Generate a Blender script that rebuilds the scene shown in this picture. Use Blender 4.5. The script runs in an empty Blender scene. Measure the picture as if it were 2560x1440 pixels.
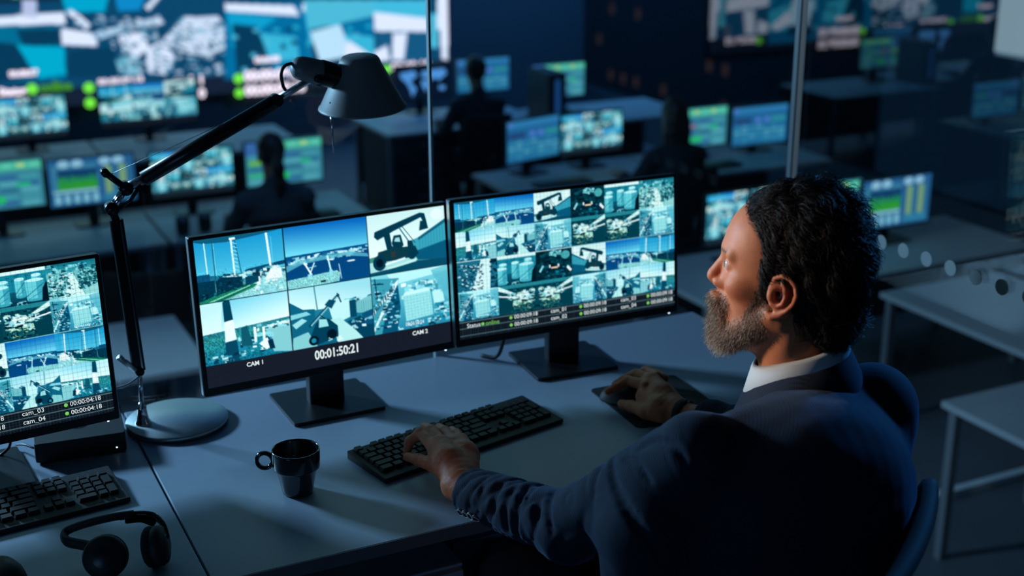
import bpy, bmesh, math, random
import numpy as np
from mathutils import Vector, Matrix
random.seed(7); RNG = np.random.default_rng(11)
scene = bpy.context.scene
COL = scene.collection
PI = math.pi
DESK = 0.74            # height of every desk top above the floor it stands on
LOW = -1.10            # floor of the sunken control room

# ---------------------------------------------------------------- camera
FPX = 3300.0
PITCH, ROLL, YAW = 0.32163, -0.00242, 0.45643
CAMZ = 1.8805
_fw = np.array([math.sin(YAW)*math.cos(PITCH), math.cos(YAW)*math.cos(PITCH), -math.sin(PITCH)])
_rt = np.array([math.cos(YAW), -math.sin(YAW), 0.0])
_up = np.cross(_rt, _fw)
RT = math.cos(ROLL)*_rt + math.sin(ROLL)*_up
UP = -math.sin(ROLL)*_rt + math.cos(ROLL)*_up
FW = _fw
CO = np.array([0, 0, CAMZ])
def _ray(x, y): return FW + RT*(x-1280)/FPX - UP*(y-720)/FPX
def at(x, y, z=DESK):                # where a sight line meets the level z
    d = _ray(x, y); return CO + d*((z-CO[2])/d[2])
def atY(x, y, Y):
    d = _ray(x, y); return CO + d*(Y/d[1])
def atD(x, y, depth):
    return CO + _ray(x, y)*depth

cam_data = bpy.data.cameras.new('camera')
cam_data.sensor_width = 36; cam_data.lens = FPX*36/2560
cam_data.clip_start = 0.05; cam_data.clip_end = 400
cam_data.dof.use_dof = True
cam_data.dof.focus_distance = 2.36
cam_data.dof.aperture_fstop = 2.7
cam = bpy.data.objects.new('camera', cam_data); COL.objects.link(cam)
m = Matrix.Identity(4)
for i in range(3):
    m[i][0] = RT[i]; m[i][1] = UP[i]; m[i][2] = -FW[i]; m[i][3] = CO[i]
cam.matrix_world = m
scene.camera = cam
vs = scene.view_settings
scene.display_settings.display_device = 'sRGB'
vs.view_transform = 'Standard'; vs.look = 'None'; vs.exposure = 0; vs.gamma = 1; vs.use_curve_mapping = False
cy = scene.cycles
cy.use_denoising = True
cy.max_bounces = 5; cy.transparent_max_bounces = 12; cy.glossy_bounces = 3; cy.diffuse_bounces = 2
cy.use_adaptive_sampling = True; cy.adaptive_threshold = .02; cy.adaptive_min_samples = 16
cy.caustics_reflective = False; cy.caustics_refractive = False
cy.sample_clamp_indirect = 4.0

def lin(c):
    return tuple((v/12.92 if v <= .04045 else ((v+.055)/1.055)**2.4) for v in c)
def hx(r, g, b): return lin((r/255, g/255, b/255))

# ---------------------------------------------------------------- materials
def mat(name, col, rough=.5, metal=0., spec=.5, noise=0., nscale=40., bump=0., bscale=200., coat=0., sheen=0., sss=0.):
    M = bpy.data.materials.new(name); M.use_nodes = True
    nt = M.node_tree; b = nt.nodes['Principled BSDF']
    b.inputs['Base Color'].default_value = (*col, 1); b.inputs['Roughness'].default_value = rough
    b.inputs['Metallic'].default_value = metal; b.inputs['Specular IOR Level'].default_value = spec
    b.inputs['Coat Weight'].default_value = coat; b.inputs['Sheen Weight'].default_value = sheen
    tc = nt.nodes.new('ShaderNodeTexCoord')
    if sss:
        b.inputs['Subsurface Weight'].default_value = sss; b.inputs['Subsurface Scale'].default_value = .008
        b.inputs['Subsurface Radius'].default_value = (1, .3, .15)
    if noise:
        n = nt.nodes.new('ShaderNodeTexNoise'); n.inputs['Scale'].default_value = nscale; n.inputs['Detail'].default_value = 5
        nt.links.new(tc.outputs['Object'], n.inputs['Vector'])
        r = nt.nodes.new('ShaderNodeMix'); r.data_type = 'RGBA'
        r.inputs['A'].default_value = (*[v*(1-noise) for v in col], 1); r.inputs['B'].default_value = (*[min(1, v*(1+noise)) for v in col], 1)
        nt.links.new(n.outputs['Fac'], r.inputs['Factor']); nt.links.new(r.outputs['Result'], b.inputs['Base Color'])
    if bump:
        n = nt.nodes.new('ShaderNodeTexNoise'); n.inputs['Scale'].default_value = bscale; n.inputs['Detail'].default_value = 3
        nt.links.new(tc.outputs['Object'], n.inputs['Vector'])
        u = nt.nodes.new('ShaderNodeBump'); u.inputs['Strength'].default_value = bump; u.inputs['Distance'].default_value = .002
        nt.links.new(n.outputs['Fac'], u.inputs['Height']); nt.links.new(u.outputs['Normal'], b.inputs['Normal'])
    return M
def emis(name, col, s=1.):
    M = bpy.data.materials.new(name); M.use_nodes = True; nt = M.node_tree
    nt.nodes.remove(nt.nodes['Principled BSDF'])
    e = nt.nodes.new('ShaderNodeEmission'); e.inputs['Color'].default_value = (*col, 1); e.inputs['Strength'].default_value = s
    nt.links.new(e.outputs[0], nt.nodes['Material Output'].inputs[0]); return M
def screen_mat(name, s=1.):
    """a display: its picture (the colour attribute) glows behind a dark satin front"""
    M = bpy.data.materials.new(name); M.use_nodes = True; nt = M.node_tree
    b = nt.nodes['Principled BSDF']; b.inputs['Base Color'].default_value = (.006, .008, .011, 1); b.inputs['Roughness'].default_value = .35
    a = nt.nodes.new('ShaderNodeAttribute'); a.attribute_name = 'picture'
    nt.links.new(a.outputs['Color'], b.inputs['Emission Color']); b.inputs['Emission Strength'].default_value = s
    return M
def glass_mat(name, tint, ior):
    M = bpy.data.materials.new(name); M.use_nodes = True; nt = M.node_tree
    nt.nodes.remove(nt.nodes['Principled BSDF'])
    t = nt.nodes.new('ShaderNodeBsdfTransparent'); t.inputs['Color'].default_value = (*tint, 1)
    g = nt.nodes.new('ShaderNodeBsdfGlossy'); g.inputs['Roughness'].default_value = 0.0
    f0 = ((ior-1)/(ior+1))**2
    lw = nt.nodes.new('ShaderNodeLayerWeight'); lw.inputs['Blend'].default_value = .5
    pw = nt.nodes.new('ShaderNodeMath'); pw.operation = 'POWER'; pw.inputs[1].default_value = 5; nt.links.new(lw.outputs['Facing'], pw.inputs[0])
    f = nt.nodes.new('ShaderNodeMath'); f.operation = 'MULTIPLY_ADD'; f.inputs[1].default_value = 1-f0; f.inputs[2].default_value = f0; nt.links.new(pw.outputs[0], f.inputs[0])
    x = nt.nodes.new('ShaderNodeMixShader')
    nt.links.new(f.outputs[0], x.inputs[0]); nt.links.new(t.outputs[0], x.inputs[1]); nt.links.new(g.outputs[0], x.inputs[2])
    nt.links.new(x.outputs[0], nt.nodes['Material Output'].inputs[0]); return M

# ---------------------------------------------------------------- geometry helpers
class MB:
    """collects shapes, then links them as ONE mesh object"""
    def __init__(s): s.v = []; s.f = []; s.sm = []
    def add(s, vs_, fs, smooth=False, M=None):
        k = len(s.v)
        for p in vs_:
            p = Vector(p)
            s.v.append(tuple(M @ p) if M is not None else tuple(p))
        for f in fs: s.f.append(tuple(i+k for i in f)); s.sm.append(smooth)
        return s
    def box(s, c, d, M=None, taper=1.):
        x, y, z = c; a, b, h = d[0]/2, d[1]/2, d[2]/2; t = taper
        vs_ = [(x-a, y-b, z-h), (x+a, y-b, z-h), (x+a, y+b, z-h), (x-a, y+b, z-h), (x-a*t, y-b*t, z+h), (x+a*t, y-b*t, z+h), (x+a*t, y+b*t, z+h), (x-a*t, y+b*t, z+h)]
        return s.add(vs_, [(3, 2, 1, 0), (4, 5, 6, 7), (0, 1, 5, 4), (1, 2, 6, 5), (2, 3, 7, 6), (3, 0, 4, 7)], False, M)
    def rbox(s, c, d, r, axis='z', n=5, M=None):
        """box with rounded vertical corners (an extruded rounded rectangle)"""
        a, b, h = d[0]/2, d[1]/2, d[2]/2
        if axis == 'y': a, b, h = d[0]/2, d[2]/2, d[1]/2
        pts = []
        for (sx, sy, a0) in ((1, 1, 0), (-1, 1, PI/2), (-1, -1, PI), (1, -1, 1.5*PI)):
            for i in range(n+1):
                t = a0+PI/2*i/n; pts.append((sx*(a-r)+r*math.cos(t), sy*(b-r)+r*math.sin(t)))
        N = len(pts); vs_ = []
        for zz in (-h, h):
            for (x, y) in pts: vs_.append((c[0]+x, c[1]+y, c[2]+zz) if axis == 'z' else (c[0]+x, c[1]-zz, c[2]+y))
        fs = [tuple(range(N-1, -1, -1)), tuple(range(N, 2*N))]+[(i, (i+1) % N, N+(i+1) % N, N+i) for i in range(N)]
        return s.add(vs_, fs, False, M)
    def lathe(s, prof, n=48, M=None, close=False, smooth=True):
        vs_ = [(r*math.cos(2*PI*i/n), r*math.sin(2*PI*i/n), z) for r, z in prof for i in range(n)]
        fs = [(j*n+i, j*n+(i+1) % n, (j+1)*n+(i+1) % n, (j+1)*n+i) for j in range(len(prof)-1) for i in range(n)]
        if close:
            fs.append(tuple(range(n-1, -1, -1))); k = (len(prof)-1)*n; fs.append(tuple(range(k, k+n)))
        return s.add(vs_, fs, smooth, M)
    def tube(s, pts, rad, n=12, caps=True, flat=None):
        pts = [Vector(p) for p in pts]; N = len(pts)
        if not hasattr(rad, '__len__'): rad = [rad]*N
        vs_ = []; up = None
        for i, p in enumerate(pts):
            d = (pts[min(i+1, N-1)]-pts[max(i-1, 0)]).normalized()
            if up is None:
                up = Vector((0, 0, 1)) if abs(d.z) < .9 else Vector((0, 1, 0))
            a = d.cross(up).normalized(); up = a.cross(d).normalized(); b = up
            k = flat or 1.
            for j in range(n):
                t = 2*PI*j/n; vs_.append(p+a*rad[i]*math.cos(t)+b*rad[i]*k*math.sin(t))
        fs = [(i*n+j, i*n+(j+1) % n, (i+1)*n+(j+1) % n, (i+1)*n+j) for i in range(N-1) for j in range(n)]
        if caps: fs += [tuple(range(n-1, -1, -1)), tuple(range((N-1)*n, N*n))]
        return s.add(vs_, fs, True)
    def prism(s, poly, axis_pts, M=None):
        """poly: 2-D points (x,z) extruded between y0 and y1"""
        y0, y1 = axis_pts; N = len(poly)
        vs_ = [(x, y0, z) for x, z in poly]+[(x, y1, z) for x, z in poly]
        fs = [tuple(range(N)), tuple(range(2*N-1, N-1, -1))]+[(i, N+i, N+(i+1) % N, (i+1) % N) for i in range(N)]
        return s.add(vs_, fs, False, M)
    def build(s, name, m_, parent=None, bevel=0., smooth=None, seg=2):
        me = bpy.data.meshes.new(name); me.from_pydata(s.v, [], s.f)
        me.polygons.foreach_set('use_smooth', s.sm if smooth is None else [smooth]*len(s.f))
        me.materials.append(m_); me.update()
        o = bpy.data.objects.new(name, me); COL.objects.link(o)
        if parent is not None: o.parent = parent
        if bevel:
            b = o.modifiers.new('edge', 'BEVEL'); b.width = bevel; b.segments = seg; b.limit_method = 'ANGLE'; b.angle_limit = .6
        return o
def catmull(P, n=8):
    P = [np.array(p, float) for p in P]; P = [2*P[0]-P[1]]+P+[2*P[-1]-P[-2]]; out = []
    for i in range(1, len(P)-2):
        for k in range(n):
            t = k/n; a, b, c, d = P[i-1:i+3]
            out.append(.5*((2*b)+(c-a)*t+(2*a-5*b+4*c-d)*t*t+(3*b-a-3*c+d)*t**3))
    out.append(P[-2]); return out
def thing(name, loc, label, cat, group=None, rz=0.):
    o = bpy.data.objects.new(name, None); COL.objects.link(o); o.location = loc; o.rotation_euler = (0, 0, rz)
    o.empty_display_size = .1
    return tag(o, label, cat, group)
def tag(o, label, cat, group=None):
    o['label'] = label; o['category'] = cat
    if group: o['group'] = group
    return o
def struct(o): o['kind'] = 'structure'; return o
def copy_tree(o, parent=None):
    c = o.copy(); COL.objects.link(c); c.parent = parent
    for ch in list(o.children): copy_tree(ch, c)
    return c
def text_mesh(name, s, size, m_, parent, loc, align='LEFT', bold=0., space=1., rot=(PI/2, 0, 0), sx=1.):
    cu = bpy.data.curves.new(name, 'FONT'); cu.body = s; cu.size = size; cu.align_x = align; cu.align_y = 'CENTER'
    cu.offset = bold; cu.space_character = space; cu.resolution_u = 3
    t = bpy.data.objects.new(name+'_tmp', cu); COL.objects.link(t)
    dg = bpy.context.evaluated_depsgraph_get()
    me = bpy.data.meshes.new_from_object(t.evaluated_get(dg)); me.name = name
    bpy.data.objects.remove(t); bpy.data.curves.remove(cu)
    me.materials.clear(); me.materials.append(m_)
    o = bpy.data.objects.new(name, me); COL.objects.link(o); o.parent = parent
    o.location = loc; o.rotation_euler = rot; o.scale = (sx, 1, 1)
    return o
# ---------------------------------------------------------------- pictures shown on the displays
class Cv:
    def __init__(s, w, h, c=(0, 0, 0)):
        s.w, s.h = w, h; s.a = np.empty((h, w, 3)); s.a[:] = np.array(c)/255.
    def _bb(s, x0, y0, x1, y1):
        return max(0, int(x0*s.w)-1), max(0, int(y0*s.h)-1), min(s.w, int(x1*s.w)+2), min(s.h, int(y1*s.h)+2)
    def mask(s, P):
        P = np.array(P, float); x0, y0 = P.min(0); x1, y1 = P.max(0); i0, j0, i1, j1 = s._bb(x0, y0, x1, y1)
        if i1 <= i0 or j1 <= j0: return None
        X, Y = np.meshgrid((np.arange(i0, i1)+.5)/s.w, (np.arange(j0, j1)+.5)/s.h); M = np.zeros(X.shape, bool)
        Q = np.roll(P, -1, 0)
        for (ax, ay), (bx, by) in zip(P, Q):
            if ay == by: continue
            M ^= ((ay > Y) != (by > Y)) & (X < (bx-ax)*(Y-ay)/(by-ay)+ax)
        return i0, j0, i1, j1, M
    def poly(s, P, c, al=1.):
        r = s.mask(P)
        if r is None: return s
        i0, j0, i1, j1, M = r; R = s.a[j0:j1, i0:i1]; R[M] = R[M]*(1-al)+np.array(c)/255.*al; return s
    def rect(s, x0, y0, x1, y1, c, al=1.): return s.poly([(x0, y0), (x1, y0), (x1, y1), (x0, y1)], c, al)
    def line(s, x0, y0, x1, y1, w, c, al=1.):
        dx, dy = (x1-x0)*s.w, (y1-y0)*s.h; L = math.hypot(dx, dy) or 1; nx, ny = -dy/L*w*s.w/2, dx/L*w*s.w/2; nx /= s.w; ny /= s.h
        return s.poly([(x0+nx, y0+ny), (x1+nx, y1+ny), (x1-nx, y1-ny), (x0-nx, y0-ny)], c, al)
    def ell(s, x, y, rx, ry, c, al=1., n=20):
        return s.poly([(x+rx*math.cos(2*PI*i/n), y+ry*math.sin(2*PI*i/n)) for i in range(n)], c, al)
    def grad(s, y0, y1, c0, c1, hx_=0.):
        j0, j1 = int(y0*s.h), int(y1*s.h); t = np.linspace(0, 1, max(1, j1-j0))[:, None, None]
        T = np.clip(t+hx_*np.linspace(-.5, .5, s.w)[None, :, None], 0, 1)
        s.a[j0:j1] = (np.array(c0)*(1-T)+np.array(c1)*T)/255.; return s
    def noise(s, P, amp, sz, seed=1):
        r = s.mask(P)
        if r is None: return s
        i0, j0, i1, j1, M = r; g = np.random.default_rng(seed)
        kx, ky = max(2, (i1-i0)//sz+2), max(2, (j1-j0)//sz+2); N = g.random((ky, kx))
        N = np.repeat(np.repeat(N, sz, 0), sz, 1)[:j1-j0, :i1-i0]-.5
        R = s.a[j0:j1, i0:i1]; R[M] = np.clip(R[M]*(1+amp*N[M][:, None]*2), 0, 1); return s
    def clutter(s, x0, y0, x1, y1, n, sz, cols, seed, sl=0.):
        g = random.Random(seed)
        for i in range(n):
            x = g.uniform(x0, x1); y = g.uniform(y0, y1)+sl*(x-x0); w = sz*g.uniform(.4, 1.5); h = sz*g.uniform(.3, 1.1); k = g.uniform(-.4, .4)*h
            s.poly([(x, y), (x+w, y+k), (x+w, y+h+k), (x, y+h)], cols[g.randrange(len(cols))], g.uniform(.6, 1))
        return s
    def blur(s, n=1):
        for _ in range(n):
            p = np.pad(s.a, ((1, 1), (1, 1), (0, 0)), 'edge')
            s.a = (p[:-2, 1:-1]+p[2:, 1:-1]+p[1:-1, :-2]+p[1:-1, 2:]+2*p[1:-1, 1:-1])/6
        return s
    def paste(s, x0, y0, x1, y1, T, flip=False):
        i0, i1, j0, j1 = [int(round(v)) for v in (x0*s.w, x1*s.w, y0*s.h, y1*s.h)]
        A = T.a[:, ::-1] if flip else T.a
        w, h = i1-i0, j1-j0; K = 3
        xs = np.clip(((np.arange(w*K)+.5)/(w*K)*T.w).astype(int), 0, T.w-1); ys = np.clip(((np.arange(h*K)+.5)/(h*K)*T.h).astype(int), 0, T.h-1)
        R = A[ys][:, xs].reshape(h, K, w, K, 3).mean((1, 3))
        ii0, jj0 = max(i0, 0), max(j0, 0); ii1, jj1 = min(i1, s.w), min(j1, s.h)
        if ii1 > ii0 and jj1 > jj0: s.a[jj0:jj1, ii0:ii1] = R[jj0-j0:jj1-j0, ii0-i0:ii1-i0]
        return s
WH = (205, 232, 235); PT = (130, 195, 205); TL_ = (30, 120, 145); DK = (8, 42, 62); BK = (4, 22, 34); SKY0 = (22, 118, 165); SKY1 = (110, 190, 205)
W_, H_ = 420, 264
def t_train():
    c = Cv(W_, H_); c.grad(0, .6, (30, 130, 175), (80, 170, 195)); c.grad(.6, 1, (60, 120, 130), (110, 160, 165))
    c.poly([(0, 0), (1, 0), (.7, .05), (.35, .09), (.1, .07), (0, .03)], (20, 80, 105))
    c.poly([(.55, .56), (1, .5), (1, .56), (.5, .64)], (14, 62, 90)).poly([(0, .56), (.5, .63), (.5, .7), (0, .7)], (30, 100, 125))
    c.line(.11, .06, .12, .6, .012, WH).line(.2, .08, .2, .68, .008, (20, 70, 90)); c.line(.21, .08, .215, .6, .005, PT)
    c.line(.41, .05, .42, .66, .02, WH); c.line(.45, .05, .5, .66, .01, (25, 80, 105)); c.rect(.39, .03, .46, .07, WH)
    for k in range(8): c.line(.405, .1+.06*k, .47, .14+.06*k, .007, (150, 205, 210))
    c.line(.81, .03, .84, .78, .026, WH); c.line(.86, .1, .86, .6, .005, PT)
    c.clutter(.2, .58, .98, .72, 120, .06, [WH, PT, (170, 215, 220), DK, (60, 140, 160)], 3, -.04)
    c.poly([(.35, 1), (.62, .74), (1, .68), (1, 1)], (130, 185, 190)); c.clutter(.6, .74, .98, .95, 30, .05, [WH, PT, (100, 165, 175)], 8)
    c.poly([(.75, .76), (.83, .6), (.95, .62), (.96, .78)], WH); c.rect(.66, .7, .7, .84, WH).rect(.72, .7, .75, .84, PT)
    c.poly([(0, 1), (0, .88), (.55, .78), (.66, .82), (.62, .86), (.25, 1)], (25, 110, 85)); c.line(.1, 1, .58, .82, .012, (130, 190, 175)); c.line(.2, 1, .6, .83, .006, (10, 50, 50))
    c.rect(0, .55, .14, .66, (16, 70, 100)); c.poly([(0, .66), (.19, .66), (.19, .9), (0, .97)], (8, 48, 66)); c.clutter(0, .85, .18, .92, 14, .03, [BK, (30, 110, 120)], 4)
    c.poly([(.2, .68), (.26, .63), (.5, .66), (.5, .82), (.2, .9)], (8, 46, 64)); c.poly([(.53, .68), (.68, .67), (.68, .78), (.53, .82)], (12, 60, 80)); c.clutter(.2, .7, .5, .86, 30, .03, [BK, (20, 80, 95)], 5)
    return c.noise([(0, .5), (1, .5), (1, 1), (0, 1)], .18, 3, 4)
def t_harbour():
    c = Cv(W_, H_); c.grad(0, .47, (16, 92, 158), (105, 190, 208), -.15); c.grad(.47, 1, (12, 60, 105), (10, 66, 110))
    c.poly([(0, .47), (1, .44), (1, .52), (0, .54)], (14, 70, 112))
    c.clutter(.02, .5, .98, .6, 100, .045, [WH, (150, 205, 212), PT, (30, 100, 130)], 6, -.05); c.poly([(0, .62), (.2, .55), (.75, .52), (.98, .6), (1, .66), (.7, .58), (.2, .62), (0, .72)], (90, 160, 175), .8)
    c.poly([(0, .85), (.6, .8), (.64, .85), (.62, .98), (.4, 1), (0, 1)], (120, 180, 182)).noise([(0, .82), (.64, .8), (.64, 1), (0, 1)], .2, 4, 2)
    c.line(.22, .6, .3, .82, .02, WH).line(.34, .62, .27, .82, .014, WH).line(.26, .7, .36, .68, .01, PT); c.line(.5, .54, .53, .8, .02, (170, 215, 220)).line(.49, .6, .57, .62, .012, WH)
    c.rect(.25, .8, .3, .88, PT).rect(.51, .78, .55, .87, PT); c.line(.63, .7, .65, .95, .008, WH); c.ell(.78, .68, .05, .015, WH); c.rect(.4, .93, .46, .96, BK)
    return c
def t_stacker():
    c = Cv(W_, H_); c.grad(0, .75, (178, 208, 208), (205, 226, 224)); c.grad(.7, 1, (110, 170, 172), (14, 66, 84)); c.ell(.9, .12, .08, .09, (210, 228, 228), .6)
    c.poly([(0, .7), (.14, .68), (.14, .74), (0, .78)], (60, 120, 110)); c.poly([(0, .78), (.6, .76), (.62, .84), (.1, .98), (0, .95)], (150, 195, 196))
    c.poly([(.56, .5), (.66, .46), (1, .24), (1, .62), (.64, .78), (.56, .76)], (58, 140, 158)); c.poly([(.56, .7), (1, .58), (1, .9), (.62, .84)], (14, 78, 104)); c.poly([(.64, .47), (1, .22), (1, .28), (.64, .52)], (20, 84, 105))
    for k in range(9): c.line(.66+.038*k, .5-.024*k, .66+.038*k, .7-.014*k, .006, (34, 112, 134))
    N = (8, 50, 66)
    c.poly([(.08, .36), (.09, .28), (.3, .2), (.68, .06), (.74, .08), (.76, .2), (.72, .23), (.69, .14), (.34, .3), (.12, .42)], N)
    c.poly([(.2, .34), (.28, .31), (.3, .55), (.36, .6), (.24, .64)], N); c.line(.4, .25, .55, .58, .014, (30, 90, 108)).line(.44, .24, .6, .55, .008, N)
    c.poly([(.68, .2), (.76, .2), (.78, .34), (.66, .36)], N); c.poly([(.3, .5), (.33, .38), (.42, .38), (.45, .56), (.42, .6), (.32, .6)], N); c.poly([(.33, .48), (.35, .42), (.4, .42), (.41, .5)], (140, 190, 190))
    c.poly([(.1, .74), (.12, .62), (.3, .58), (.6, .6), (.64, .74), (.58, .78), (.15, .8)], (14, 52, 62)); c.rect(.28, .64, .34, .74, (60, 50, 45), .6); c.poly([(.5, .5), (.56, .5), (.58, .62), (.5, .62)], N)
    c.ell(.13, .8, .085, .13, N).ell(.13, .8, .045, .07, BK).ell(.55, .72, .06, .1, N)
    c.line(.2, .84, .46, .78, .02, WH).line(.22, .92, .6, .84, .026, (170, 210, 208)); c.poly([(.0, .95), (.3, .92), (.62, .86), (1, .88), (1, 1), (0, 1)], (12, 66, 86))
    return c
def t_chimney():
    c = Cv(W_, H_); c.grad(0, .55, (120, 188, 205), (205, 228, 228), .5); c.poly([(.0, .0), (.25, .0), (.2, .5), (0, .5)], (205, 226, 226), .6); c.grad(.52, 1, (50, 130, 130), (20, 96, 118)); c.poly([(0, .5), (1, .42), (1, .5), (.0, .58)], (40, 110, 120))
    c.noise([(0, .5), (1, .45), (1, 1), (0, 1)], .3, 5, 7)
    c.poly([(.7, .52), (1, .46), (1, 1), (.78, .95)], (120, 178, 184)); c.clutter(.6, .46, 1, .56, 30, .05, [WH, PT, DK], 3); c.clutter(.35, .6, .75, .9, 60, .06, [WH, PT, TL_, DK], 2)
    c.rect(.57, .5, .6, .75, WH).rect(.67, .52, .7, .8, WH); c.poly([(.42, .78), (.43, .48), (.5, .45), (.55, .78)], (20, 78, 94))
    c.poly([(.25, 0), (.33, 0), (.35, .32), (.25, .34)], (9, 58, 76)); c.poly([(.25, .34), (.35, .32), (.37, .65), (.24, .67)], WH); c.poly([(.24, .67), (.37, .65), (.39, 1), (.23, 1)], (12, 62, 84)); c.rect(.2, .0, .26, .02, PT)
    c.poly([(.62, .78), (.72, .7), (.76, .86), (.7, .9)], WH); c.clutter(.0, .84, .4, .97, 26, .04, [(60, 140, 155), DK, WH], 9); c.poly([(.72, .76), (.78, .74), (.8, .9), (.74, .9)], DK)
    return c
def t_loader():
    c = Cv(W_, H_); c.grad(0, .5, (140, 195, 205), (196, 222, 224), -.6); c.grad(.4, 1, (36, 110, 134), (16, 84, 108))
    c.poly([(0, .2), (.16, .36), (.3, .38), (.28, 1), (0, 1)], (20, 88, 112)); c.poly([(0, .42), (.2, .4), (.25, .46), (0, .5)], (120, 185, 195)); c.poly([(.02, .58), (.14, .5), (.2, .55), (.06, .66)], (140, 195, 200))
    c.line(.31, .0, .33, .4, .014, (60, 120, 130)); c.clutter(.55, .3, 1, .38, 40, .05, [DK, TL_, PT], 4, -.04); c.poly([(.46, .34), (.72, .3), (.74, .6), (.6, .66), (.5, .6)], (170, 212, 214)); c.poly([(.8, .38), (1, .3), (1, .6), (.8, .56)], (110, 170, 175))
    for k in range(7): c.line(.81+.028*k, .38, .81+.028*k, .56, .005, (60, 130, 145))
    c.poly([(.46, .6), (.6, .6), (.88, 1), (.55, 1)], (160, 205, 205)); c.poly([(.0, 1), (.02, .8), (.2, .74), (.3, 1)], (120, 180, 184)); c.rect(.72, .34, .8, .62, (10, 62, 84))
    c.poly([(.68, .68), (.84, .62), (1, .8), (1, 1), (.86, 1)], (8, 58, 80)); c.poly([(.86, .58), (1, .54), (1, .8), (.9, .78)], (16, 74, 104)); c.clutter(.7, .66, .95, .8, 14, .04, [WH, PT], 5)
    c.line(.22, .66, .6, .2, .03, (9, 60, 80)); c.line(.24, .65, .58, .24, .012, (150, 200, 204)); c.line(.58, .18, .62, .34, .016, (9, 55, 74)); c.poly([(.42, .34), (.48, .26), (.56, .3), (.5, .42)], (14, 66, 88)); c.line(.36, .5, .55, .72, .008, BK)
    c.poly([(.2, .9), (.3, .62), (.36, .54), (.46, .58), (.56, .72), (.56, .9), (.3, .98)], (8, 56, 76)); c.poly([(.33, .7), (.34, .56), (.43, .58), (.45, .7)], (140, 196, 200)); c.ell(.26, .9, .06, .08, BK).ell(.48, .84, .06, .08, BK); c.ell(.26, .9, .03, .04, TL_); c.clutter(.42, .86, .58, .96, 8, .03, [WH], 3)
    return c
def t_ware():
    c = Cv(W_, H_); c.grad(0, 1, (120, 190, 200), (40, 120, 145)); c.poly([(.2, 0), (1, 0), (1, .1), (.3, .2)], (165, 212, 216))
    c.poly([(0, .05), (.36, .1), (.3, .3), (.1, 1), (0, 1)], (60, 136, 152)); c.poly([(.22, .35), (.34, .2), (.36, .6), (.3, 1), (.1, 1)], (12, 74, 100))
    for k in range(22):
        t = k/22.; x = .34*t; c.poly([(x-.03, .95-.8*t), (x+.03, .86-.76*t), (x+.03, .9-.76*t), (x-.03, 1.02-.8*t)], WH if k % 3 else PT)
        c.poly([(x-.02, .65-.5*t), (x+.02, .58-.48*t), (x+.02, .62-.48*t), (x-.02, .72-.5*t)], WH if k % 2 else DK)
    c.clutter(0, .1, .3, .9, 90, .04, [WH, PT, DK, (30, 100, 120)], 12); c.line(.05, .05, .07, .4, .012, DK); c.line(.02, .14, .16, .16, .012, DK)
    c.clutter(.36, .2, .85, .45, 70, .07, [PT, WH, (60, 150, 160), (36, 110, 130)], 13); c.poly([(.4, .42), (.76, .4), (.78, .82), (.42, .86)], (140, 198, 202)); c.poly([(.42, .36), (.72, .34), (.76, .4), (.4, .42)], (175, 216, 216))
    for k in range(9): c.line(.41+.042*k, .42, .42+.042*k, .85, .003, (90, 160, 170))
    for k in range(8): c.line(.4, .46+.05*k, .77, .44+.05*k, .003, (90, 160, 170))
    c.poly([(.78, .42), (.92, .4), (.94, .62), (.8, .64)], (165, 210, 212)); c.clutter(.78, .62, .98, .92, 50, .05, [PT, WH, TL_, DK], 14); c.clutter(.3, .86, .8, .98, 20, .04, [PT, WH, DK], 15)
    c.poly([(.78, .05), (1, 0), (1, .6), (.93, .5), (.86, .3)], (90, 165, 180), .75)
    for k in range(8): c.line(.8+.026*k, .08, .9+.014*k, .45, .006, (60, 140, 158), .6)
    return c
def t_tanks():
    c = Cv(W_, H_, (26, 112, 132)); c.grad(.6, 1, (18, 78, 96), (10, 50, 66)); c.rect(0, 0, 1, .1, (190, 220, 220)); c.clutter(0, .1, 1, .3, 30, .06, [(20, 90, 110), (40, 130, 140)], 1)
    def tank(x, y, w, h):
        c.poly([(x, y), (x+w, y), (x+w*.98, y+h), (x+w*.02, y+h)], (96, 178, 188)); c.poly([(x+w*.6, y), (x+w, y), (x+w, y+h), (x+w*.6, y+h)], (62, 146, 162)); c.ell(x+w/2, y, w/2, .05, (165, 212, 214)); c.ell(x+w/2, y+h, w/2, .04, (62, 146, 162))
        c.line(x, y+h*.8, x+w, y+h*.2, .01, (14, 70, 84)); c.line(x+w*.1, y+h*.95, x+w*.9, y+h*.6, .006, (14, 70, 84))
    tank(.04, .28, .2, .45); tank(.7, .2, .2, .45); tank(.36, .26, .2, .5); tank(-.06, .42, .3, .5); tank(.56, .34, .38, .56); c.clutter(.2, .85, .6, .98, 24, .05, [BK, DK, PT], 2); c.poly([(.9, .6), (1, .4), (1, 1), (.86, 1)], BK)
    return c
def t_trees():
    c = Cv(W_, H_, (100, 165, 165)); c.grad(0, .25, (20, 90, 105), (60, 140, 145)); c.clutter(0, 0, 1, .25, 40, .08, [DK, TL_, PT], 2)
    c.poly([(.44, .3), (.52, .3), (.72, 1), (.3, 1)], (185, 215, 212)); c.clutter(0, .2, .42, .95, 190, .05, [DK, (20, 84, 90), PT, WH, (12, 60, 70)], 3); c.clutter(.6, .22, 1, .8, 210, .05, [DK, (20, 84, 90), PT, (12, 60, 70), (12, 60, 70)], 4)
    c.poly([(.7, .85), (1, .7), (1, 1), (.74, 1)], (130, 185, 185)); c.clutter(.3, .3, .66, .95, 30, .02, [DK], 7); return c
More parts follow.
